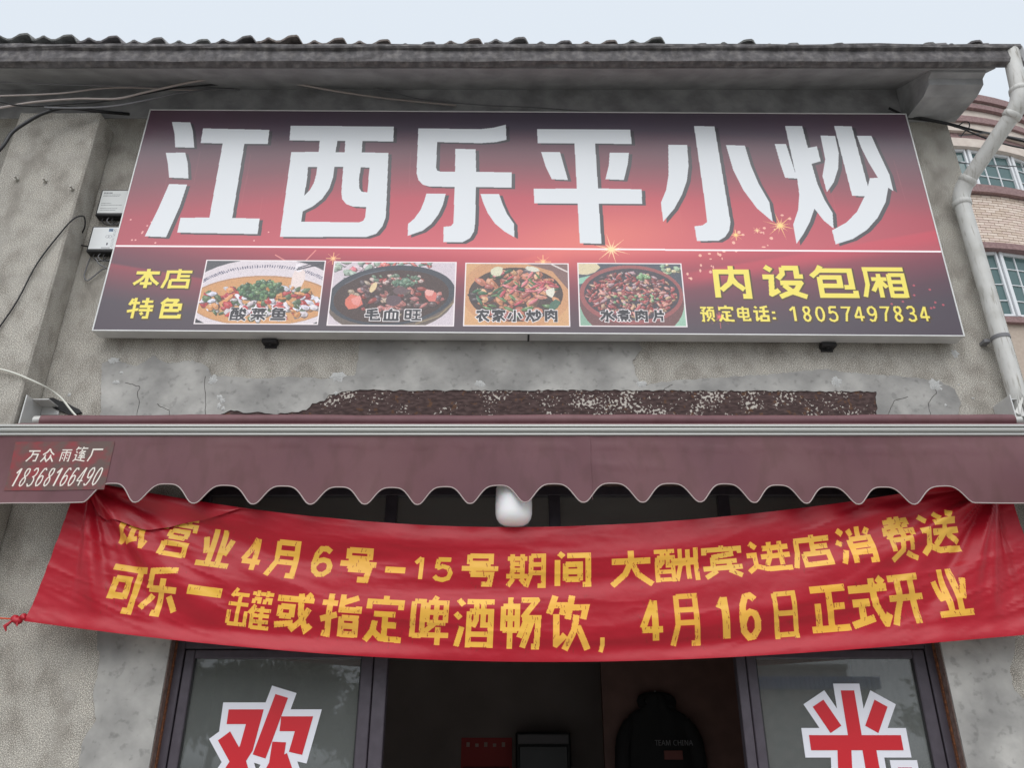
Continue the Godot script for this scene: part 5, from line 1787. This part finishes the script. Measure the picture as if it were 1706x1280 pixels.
var plaster_cracks := [[-2.366, 3.457, -2.373, 3.547, -2.375, 3.639, -2.402, 3.694, -2.391, 3.736, -2.441, 3.757, -2.509, 3.766], [-1.915, 3.445, -1.943, 3.547, -1.956, 3.672, -1.981, 3.757, -1.982, 3.835], [1.033, 3.757, 0.972, 3.715, 0.911, 3.681], [-0.081, 3.736, -0.043, 3.809, -0.059, 3.878, -0.129, 3.931], [0.046, 3.736, 0.097, 3.844, 0.204, 3.909, 0.283, 3.966], [2.366, 3.457, 2.376, 3.547, 2.441, 3.639, 2.563, 3.672], [2.611, 3.457, 2.65, 3.547, 2.648, 3.622, 2.721, 3.694, 2.704, 3.757], [-2.143, 3.457, -2.176, 3.572, -2.234, 3.597, -2.262, 3.626]]
var cable_pale := [-3.828, 5.649, 0.42, -3.608, 5.724, 0.4, -3.384, 5.799, 0.38, -3.106, 5.848, 0.36, -2.963, 5.857, 0.35, -2.826, 5.883, 0.33, -2.641, 5.982, 0.3, -2.339, 6.144, 0.24, -2.05, 6.228, 0.2, -1.837, 6.245, 0.16, -1.342, 6.184, 0.1, -0.932, 6.145, 0.06, -0.426, 6.088, 0.05]
var cable_upper := [-3.871, 5.799, 0.42, -3.638, 5.836, 0.4, -3.401, 5.868, 0.38, -3.205, 5.905, 0.36, -3.018, 6.006, 0.3, -2.811, 6.068, 0.25, -2.512, 6.156, 0.14, -2.284, 6.247, 0.05]
var cable_dark := [-3.881, 5.791, 0.4, -3.623, 5.78, 0.4, -3.51, 5.752, 0.4, -3.374, 5.76, 0.38, -3.138, 5.802, 0.36, -2.908, 5.86, 0.33, -2.649, 5.985, 0.28, -2.472, 6.099, 0.22, -2.177, 6.258, 0.1, -2.02, 6.332, 0.04]
var cable_low := [-3.307, 5.749, 0.38, -3.2, 5.743, 0.38, -3.037, 5.753, 0.37, -2.847, 5.799, 0.34, -2.667, 5.89, 0.3, -2.463, 6.045, 0.22, -2.305, 6.196, 0.1, -2.151, 6.269, 0.04]
var cable_soffit := [-3.934, 5.974, 0.4, -3.69, 5.983, 0.38, -3.4, 5.992, 0.36, -3.151, 6, 0.34, -2.794, 6.05, 0.28, -2.389, 6.194, 0.12, -2.103, 6.257, 0.04]
var cable_thick := [-3.626, 5.037, 0.46, -3.473, 5.309, 0.44, -3.446, 5.475, 0.42, -3.384, 5.591, 0.4, -3.313, 5.687, 0.38, -3.241, 5.761, 0.35, -3.151, 5.792, 0.33, -2.989, 5.844, 0.24, -2.9, 5.994, 0.06]
var cable_eave_long := [-2.077, 6.29, 0.14, -1.628, 6.289, 0.1, -1.267, 6.299, 0.06, -0.987, 6.247, 0.05, -0.704, 6.154, 0.05, -0.243, 6.094, 0.05, 0.215, 6.054, 0.06, 0.669, 6.006, 0.06]
var cable_right_a := [2.868, 6.063, 0.05, 2.972, 5.992, 0.05, 3.069, 5.958, 0.06, 3.268, 5.88, 0.08, 3.418, 5.798, 0.1, 3.584, 5.752, 0.1, 3.771, 5.689, 0.1, 4.072, 5.598, 0.1]
var cable_right_b := [2.946, 5.977, 0.04, 3.195, 5.911, 0.06, 3.333, 5.815, 0.1, 3.473, 5.705, 0.12, 3.631, 5.637, 0.12, 3.795, 5.592, 0.12, 4.038, 5.525, 0.12]
var cable_right_c := [3.327, 5.782, 0.06, 3.408, 5.757, 0.1, 3.529, 5.75, 0.12, 3.761, 5.693, 0.12, 4.074, 5.648, 0.12]
var cable_loop := [3.305, 5.845, 0.08, 3.317, 5.831, 0.12, 3.345, 5.841, 0.14, 3.375, 5.836, 0.14, 3.376, 5.799, 0.13, 3.336, 5.762, 0.12, 3.299, 5.716, 0.12]
var wire_pilaster := [-3.332, 3.814, 0.24, -3.25, 4.051, 0.235, -3.187, 4.25, 0.235, -3.133, 4.527, 0.235, -3.04, 4.766, 0.235, -2.979, 4.885, 0.235, -2.951, 4.941, 0.2, -2.955, 4.959, 0.15, -2.971, 4.924, 0.1, -3.019, 4.897, 0.04, -3.026, 4.853, 0.03, -3.001, 4.818, 0.03, -2.938, 4.801, 0.04]
var wire_boxes := [-2.907, 4.699, 0.05, -2.925, 4.663, 0.03, -2.935, 4.596, 0.02, -2.931, 4.562, 0.02, -2.904, 4.533, 0.02, -2.874, 4.562, 0.02, -2.819, 4.614, 0.03, -2.777, 4.616, 0.05, -2.834, 4.65, 0.05, -2.863, 4.692, 0.06]
var cable_white := [-3.307, 3.77, 0.26, -3.158, 3.746, 0.25, -3.044, 3.714, 0.24, -2.921, 3.668, 0.2, -2.89, 3.664, 0.1, -2.835, 3.624, 0.07, -2.775, 3.562, 0.07, -2.711, 3.501, 0.08, -2.599, 3.408, 0.1]
# drain pipe axis
var pipe_axis := [3.551, 6.114, 0.52, 3.501, 5.662, 0.52, 3.184, 5.224, 0.09, 3.154, 3.513, 0.09]
# characters as strokes in a field of 100 by 100
var characters := {
	"本": [[50, 2, 50, 98], [6, 22, 94, 22], [46, 24, 30, 55, 4, 80], [54, 24, 70, 55, 96, 80], [28, 76, 72, 76]],
	"店": [[54, 0, 54, 14], [8, 14, 98, 14], [13, 14, 13, 50, 2, 96], [54, 20, 54, 56], [54, 36, 92, 36], [28, 54, 28, 98], [28, 56, 90, 56, 90, 98], [28, 90, 90, 90]],
	"特": [[16, 6, 6, 36], [8, 26, 44, 26], [26, 2, 26, 98], [2, 66, 44, 56], [70, 2, 70, 42], [50, 20, 94, 20], [46, 42, 98, 42], [46, 60, 98, 60], [82, 44, 82, 94, 64, 94], [54, 70, 62, 82]],
	"色": [[34, 2, 6, 30], [28, 12, 74, 12, 60, 32], [16, 34, 90, 34, 90, 62], [16, 34, 16, 94, 94, 94, 94, 80], [16, 62, 90, 62], [52, 34, 52, 62]],
	"内": [[10, 98, 10, 20, 90, 20, 90, 94, 74, 94], [50, 2, 50, 34, 44, 54, 20, 76], [50, 40, 60, 56, 80, 74]],
	"设": [[12, 4, 26, 16], [4, 36, 24, 36, 20, 88, 38, 76], [50, 6, 50, 26, 38, 42], [50, 8, 82, 8, 82, 34, 96, 34], [42, 54, 88, 54, 76, 76, 38, 96], [50, 60, 68, 82, 98, 96]],
	"包": [[26, 0, 18, 16, 2, 34], [22, 14, 90, 14, 90, 66, 72, 66], [20, 36, 64, 36, 64, 62, 20, 62], [20, 34, 20, 92, 96, 92, 96, 76]],
	"厢": [[6, 8, 98, 8], [12, 8, 12, 56, 2, 96], [22, 40, 56, 40], [39, 22, 39, 98], [38, 44, 22, 78], [40, 44, 54, 66], [62, 24, 62, 98], [62, 26, 94, 26, 94, 98], [62, 48, 94, 48], [62, 70, 94, 70], [62, 92, 94, 92]],
	"预": [[6, 8, 40, 8, 24, 26], [14, 22, 30, 34], [2, 42, 46, 42, 40, 56], [24, 42, 24, 94, 10, 92], [50, 8, 98, 8], [72, 8, 66, 24], [54, 26, 54, 72], [54, 26, 94, 26, 94, 72], [74, 38, 74, 60, 48, 96], [78, 74, 96, 96]],
	"定": [[50, 0, 50, 14], [8, 30, 8, 14, 92, 14, 92, 30], [22, 40, 78, 40], [52, 40, 52, 90], [52, 62, 82, 62], [26, 54, 22, 74, 4, 96], [22, 74, 44, 90, 98, 92]],
	"电": [[12, 18, 12, 72], [12, 18, 86, 18, 86, 72], [12, 44, 86, 44], [12, 70, 86, 70], [49, 2, 49, 92, 96, 92, 96, 78]],
	"话": [[12, 4, 24, 16], [2, 36, 22, 36, 20, 90, 36, 76], [92, 4, 44, 14], [36, 36, 98, 36], [68, 12, 68, 62], [46, 62, 46, 98], [46, 64, 90, 64, 90, 98], [46, 92, 90, 92]],
	"：": [[50, 22, 50, 40], [50, 72, 50, 90]],
	"酸": [[2, 8, 50, 8], [8, 28, 8, 98], [8, 28, 46, 28, 46, 98], [20, 8, 20, 42, 12, 56], [34, 8, 34, 50, 44, 50], [8, 68, 46, 68], [8, 90, 46, 90], [70, 2, 58, 22, 90, 20], [80, 10, 96, 26], [68, 28, 56, 44], [80, 28, 96, 44], [68, 44, 52, 70], [62, 58, 92, 58, 76, 80, 52, 98], [64, 66, 78, 84, 98, 98]],
	"菜": [[4, 12, 96, 12], [30, 2, 30, 22], [70, 2, 70, 22], [88, 26, 14, 32], [22, 36, 30, 48], [48, 34, 52, 46], [80, 32, 70, 48], [4, 60, 96, 60], [50, 50, 50, 98], [46, 62, 6, 94], [54, 62, 94, 94]],
	"鱼": [[32, 0, 8, 26], [30, 10, 70, 10, 60, 26], [16, 28, 84, 28, 84, 72], [16, 28, 16, 72], [16, 50, 84, 50], [16, 72, 84, 72], [50, 28, 50, 72], [2, 92, 98, 92]],
	"毛": [[80, 4, 12, 14], [10, 34, 84, 30], [4, 58, 94, 52], [44, 10, 44, 90, 96, 90, 96, 76]],
	"血": [[52, 0, 38, 18], [12, 22, 88, 22], [12, 22, 12, 90], [37, 22, 37, 90], [63, 22, 63, 90], [88, 22, 88, 90], [2, 92, 98, 92]],
	"旺": [[8, 10, 8, 84], [8, 10, 36, 10, 36, 84], [8, 46, 36, 46], [8, 80, 36, 80], [48, 10, 96, 10], [50, 48, 94, 48], [44, 90, 100, 90], [72, 10, 72, 90]],
	"农": [[12, 30, 12, 18, 90, 18, 90, 32], [50, 2, 38, 40, 4, 70], [30, 46, 30, 94, 50, 82], [46, 36, 64, 70, 98, 96], [86, 40, 64, 58]],
	"家": [[50, 0, 50, 10], [8, 26, 8, 12, 92, 12, 92, 26], [18, 30, 82, 30], [46, 32, 8, 52], [38, 44, 56, 66, 52, 94, 38, 92], [46, 56, 8, 74], [54, 68, 6, 94], [84, 40, 60, 56], [58, 52, 96, 90]],
	"小": [[50, 2, 50, 94, 34, 94], [24, 26, 4, 74], [74, 26, 96, 74]],
	"炒": [[24, 2, 24, 40, 2, 96], [6, 26, 10, 46], [44, 22, 36, 44], [26, 46, 48, 86], [70, 2, 70, 62], [56, 22, 48, 54], [82, 16, 96, 46], [94, 50, 76, 80, 42, 98]],
	"肉": [[10, 98, 10, 18, 90, 18, 90, 94, 74, 94], [50, 0, 48, 22, 22, 46], [50, 24, 76, 44], [50, 46, 24, 76], [50, 52, 76, 74]],
	"水": [[50, 2, 50, 94, 36, 92], [6, 28, 38, 28, 28, 58, 4, 84], [88, 16, 62, 40], [54, 30, 70, 62, 98, 86]],
	"煮": [[18, 10, 80, 10], [46, 0, 46, 26], [4, 26, 96, 26], [84, 4, 50, 36, 4, 54], [30, 42, 30, 78], [30, 44, 76, 44, 76, 78], [30, 60, 76, 60], [30, 76, 76, 76], [12, 84, 6, 98], [34, 84, 36, 98], [60, 84, 64, 98], [84, 84, 94, 98]],
	"片": [[24, 2, 24, 60, 4, 98], [66, 2, 66, 34], [24, 36, 94, 36], [24, 62, 74, 62, 74, 98]],
	"万": [[4, 10, 96, 10], [42, 10, 36, 54, 4, 96], [38, 38, 84, 38, 78, 92, 56, 92]],
	"众": [[50, 0, 34, 26, 6, 46], [50, 2, 66, 26, 94, 46], [28, 46, 22, 70, 2, 98], [26, 64, 42, 90], [70, 46, 64, 74, 44, 98], [70, 60, 98, 98]],
	"雨": [[4, 8, 96, 8], [10, 98, 10, 28, 90, 28, 90, 96, 78, 94], [50, 8, 50, 96], [24, 44, 34, 54], [24, 68, 34, 78], [64, 44, 74, 54], [64, 68, 74, 78]],
	"篷": [[20, 0, 6, 22], [14, 10, 42, 10], [60, 0, 48, 22], [56, 10, 94, 10], [10, 30, 22, 40], [4, 54, 20, 54, 18, 84], [4, 96, 18, 84, 96, 96], [58, 24, 34, 44], [52, 30, 80, 30, 44, 54], [52, 38, 84, 52], [40, 60, 84, 60], [36, 72, 90, 72], [62, 52, 62, 88]],
	"厂": [[12, 10, 96, 10], [18, 10, 18, 54, 2, 98]],
	"试": [[12, 2, 26, 16], [2, 36, 22, 36, 22, 88, 38, 74], [36, 24, 98, 24], [40, 50, 72, 50], [56, 50, 56, 82], [38, 88, 74, 78], [76, 2, 80, 60, 92, 94, 98, 78], [86, 4, 96, 16]],
	"营": [[4, 10, 96, 10], [30, 0, 30, 20], [70, 0, 70, 20], [8, 40, 8, 26, 92, 26, 92, 40], [28, 40, 28, 56], [28, 40, 72, 40, 72, 56], [28, 56, 72, 56], [18, 68, 18, 98], [18, 70, 82, 70, 82, 98], [18, 94, 82, 94]],
	"业": [[36, 4, 36, 90], [64, 4, 64, 90], [10, 26, 24, 66], [90, 26, 76, 66], [2, 92, 98, 92]],
	"月": [[24, 6, 24, 60, 6, 98], [24, 8, 82, 8, 82, 94, 62, 94], [24, 34, 82, 34], [24, 58, 82, 58]],
	"号": [[22, 2, 22, 32], [22, 6, 78, 6, 78, 32], [22, 30, 78, 30], [2, 46, 98, 46], [34, 46, 28, 64], [26, 64, 80, 64, 76, 94, 54, 94]],
	"期": [[2, 16, 52, 16], [14, 2, 14, 68], [40, 2, 40, 68], [14, 32, 40, 32], [14, 50, 40, 50], [0, 68, 54, 68], [18, 74, 4, 96], [36, 74, 50, 92], [62, 8, 62, 60, 50, 98], [62, 8, 94, 8, 94, 94, 80, 94], [62, 34, 94, 34], [62, 58, 94, 58]],
	"间": [[14, 2, 26, 14], [10, 22, 10, 98], [36, 10, 92, 10, 92, 94, 76, 94], [32, 34, 32, 82], [32, 36, 70, 36, 70, 82], [32, 57, 70, 57], [32, 78, 70, 78]],
	"大": [[4, 32, 96, 32], [50, 2, 50, 32, 36, 66, 4, 98], [52, 36, 66, 68, 98, 98]],
	"酬": [[0, 8, 46, 8], [6, 26, 6, 98], [6, 26, 42, 26, 42, 98], [18, 8, 18, 40, 10, 52], [30, 8, 30, 48, 40, 48], [6, 66, 42, 66], [6, 90, 42, 90], [58, 4, 58, 54, 48, 96], [50, 30, 50, 50], [66, 30, 68, 52], [76, 6, 76, 92], [84, 30, 84, 50], [94, 2, 94, 98]],
	"宾": [[50, 0, 50, 12], [8, 26, 8, 12, 92, 12, 92, 26], [78, 26, 26, 34], [28, 34, 28, 66], [28, 48, 84, 48], [66, 48, 66, 66], [4, 68, 96, 68], [36, 76, 8, 96], [64, 76, 92, 96]],
	"进": [[10, 4, 24, 20], [2, 42, 20, 42, 20, 78], [2, 96, 20, 78, 44, 90, 98, 92], [38, 24, 96, 24], [34, 50, 98, 50], [54, 4, 54, 50, 44, 78], [78, 4, 78, 80]],
	"消": [[8, 4, 22, 16], [2, 34, 16, 44], [20, 60, 6, 96], [64, 0, 64, 28], [38, 6, 46, 22], [92, 6, 82, 22], [38, 32, 38, 98], [38, 32, 90, 32, 90, 94, 76, 94], [38, 52, 90, 52], [38, 70, 90, 70]],
	"费": [[16, 10, 86, 10, 86, 22], [16, 22, 86, 22], [16, 22, 12, 36, 92, 36, 90, 48], [40, 0, 40, 30, 14, 52], [62, 0, 62, 52], [22, 54, 22, 80], [22, 54, 80, 54, 80, 80], [52, 60, 48, 78, 10, 98], [60, 84, 94, 98]],
	"送": [[10, 4, 24, 20], [2, 42, 20, 42, 20, 78], [2, 96, 20, 78, 44, 90, 98, 92], [48, 2, 58, 18], [86, 2, 76, 18], [38, 26, 96, 26], [32, 48, 100, 48], [66, 26, 66, 48, 36, 78], [68, 50, 94, 78]],
	"可": [[2, 10, 98, 10], [78, 10, 78, 94, 58, 94], [18, 30, 18, 74], [18, 32, 54, 32, 54, 70], [18, 66, 54, 66]],
	"乐": [[84, 4, 18, 12, 14, 46], [14, 46, 92, 46], [52, 24, 52, 94, 36, 94], [28, 58, 6, 88], [74, 58, 96, 88]],
	"一": [[2, 50, 98, 50]],
	"罐": [[16, 2, 6, 24], [12, 18, 44, 18], [2, 42, 46, 42], [25, 18, 25, 90], [6, 58, 6, 92], [6, 92, 44, 92], [44, 58, 44, 96], [50, 10, 98, 10], [62, 2, 62, 18], [84, 2, 84, 18], [56, 24, 56, 36], [56, 24, 68, 24, 68, 36], [80, 24, 80, 36], [80, 24, 92, 24, 92, 36], [62, 40, 50, 62], [58, 52, 58, 98], [58, 52, 98, 52], [78, 42, 78, 96], [58, 66, 96, 66], [58, 80, 96, 80], [58, 95, 98, 95]],
	"或": [[2, 18, 98, 18], [14, 36, 14, 64], [14, 38, 44, 38, 44, 64], [14, 62, 44, 62], [4, 86, 50, 78], [62, 2, 68, 56, 84, 92, 96, 80], [88, 40, 70, 72, 44, 96], [78, 2, 90, 12]],
	"指": [[2, 24, 40, 24], [22, 2, 22, 94, 8, 92], [2, 62, 42, 50], [52, 2, 52, 38, 94, 38, 94, 28], [90, 8, 54, 22], [54, 54, 54, 98], [54, 56, 90, 56, 90, 98], [54, 74, 90, 74], [54, 92, 90, 92]],
	"啤": [[6, 12, 6, 84], [6, 12, 30, 12, 30, 84], [6, 80, 30, 80], [64, 0, 56, 12], [42, 14, 42, 54], [42, 14, 90, 14, 90, 54], [42, 34, 90, 34], [42, 54, 90, 54], [66, 14, 64, 54, 38, 72], [36, 78, 100, 78], [72, 62, 72, 98]],
	"酒": [[6, 4, 20, 16], [0, 32, 14, 42], [18, 58, 6, 96], [28, 8, 100, 8], [36, 28, 36, 98], [36, 28, 92, 28, 92, 98], [54, 8, 54, 44, 46, 58], [72, 8, 72, 54, 88, 54], [36, 72, 92, 72], [36, 92, 92, 92]],
	"畅": [[4, 20, 4, 66], [4, 20, 40, 20, 40, 66], [4, 43, 40, 43], [4, 64, 40, 64], [22, 2, 22, 98], [50, 8, 90, 8, 54, 42], [52, 42, 94, 42, 90, 94, 76, 94], [64, 44, 46, 78], [80, 44, 54, 96]],
	"饮": [[20, 0, 4, 34], [16, 18, 42, 18, 36, 36], [22, 34, 22, 88, 44, 72], [62, 0, 50, 44], [58, 22, 96, 22, 88, 44], [72, 36, 66, 64, 42, 98], [74, 56, 98, 98]],
	"，": [[60, 0, 60, 50, 20, 100]],
	"日": [[16, 6, 16, 98], [16, 8, 84, 8, 84, 98], [16, 48, 84, 48], [16, 90, 84, 90]],
	"正": [[4, 8, 96, 8], [52, 8, 52, 90], [52, 46, 90, 46], [20, 38, 20, 90], [0, 92, 100, 92]],
	"式": [[2, 22, 98, 22], [10, 50, 52, 50], [32, 50, 32, 86], [4, 94, 58, 82], [62, 2, 66, 56, 84, 94, 96, 76], [78, 2, 92, 14]],
	"开": [[8, 10, 92, 10], [2, 48, 98, 48], [32, 10, 32, 54, 8, 98], [70, 10, 70, 98]],
	"欢": [[7, 21, 37, 21, 32, 52, 4, 100], [6, 40, 26, 66, 42, 100], [64, 0, 47, 60], [66, 28, 92, 28, 86, 57], [67, 46, 66, 68, 50, 100], [70, 60, 90, 100]],
	"光": [[50, 2, 50, 48], [18, 14, 32, 38], [82, 14, 68, 38], [4, 50, 96, 50], [38, 50, 34, 80, 6, 98], [62, 50, 62, 90, 94, 90, 94, 72]],
	"-": [[0, 50, 100, 50]],
	"4": [[62, 2, 8, 68], [4, 72, 98, 72], [66, 2, 66, 98]],
	"6": [[82, 14, 62, 4, 38, 6, 20, 26, 12, 56, 18, 82, 40, 96, 64, 94, 84, 80, 86, 62, 74, 46, 52, 42, 30, 48, 16, 64]],
	"1": [[14, 28, 58, 4], [58, 2, 58, 98]],
	"5": [[88, 6, 22, 6], [24, 6, 18, 48], [18, 46, 46, 36, 76, 44, 88, 66, 78, 88, 50, 97, 22, 92, 8, 80]],
	"8": [[50, 4, 28, 8, 20, 24, 30, 40, 50, 48, 72, 58, 82, 74, 70, 92, 50, 97, 30, 92, 18, 74, 28, 58, 50, 48, 70, 40, 80, 24, 72, 8, 50, 4]],
	"0": [[50, 4, 28, 12, 16, 34, 14, 50, 16, 66, 28, 88, 50, 96, 72, 88, 84, 66, 86, 50, 84, 34, 72, 12, 50, 4]],
	"7": [[8, 8, 90, 8, 56, 50, 42, 98]],
	"9": [[18, 86, 38, 96, 62, 94, 80, 74, 88, 44, 82, 18, 60, 4, 36, 6, 16, 20, 14, 38, 26, 54, 48, 58, 70, 52, 84, 36]],
	"3": [[14, 16, 34, 4, 62, 4, 80, 16, 80, 32, 66, 44, 44, 48, 66, 52, 84, 66, 82, 86, 62, 96, 36, 97, 12, 84]],
}
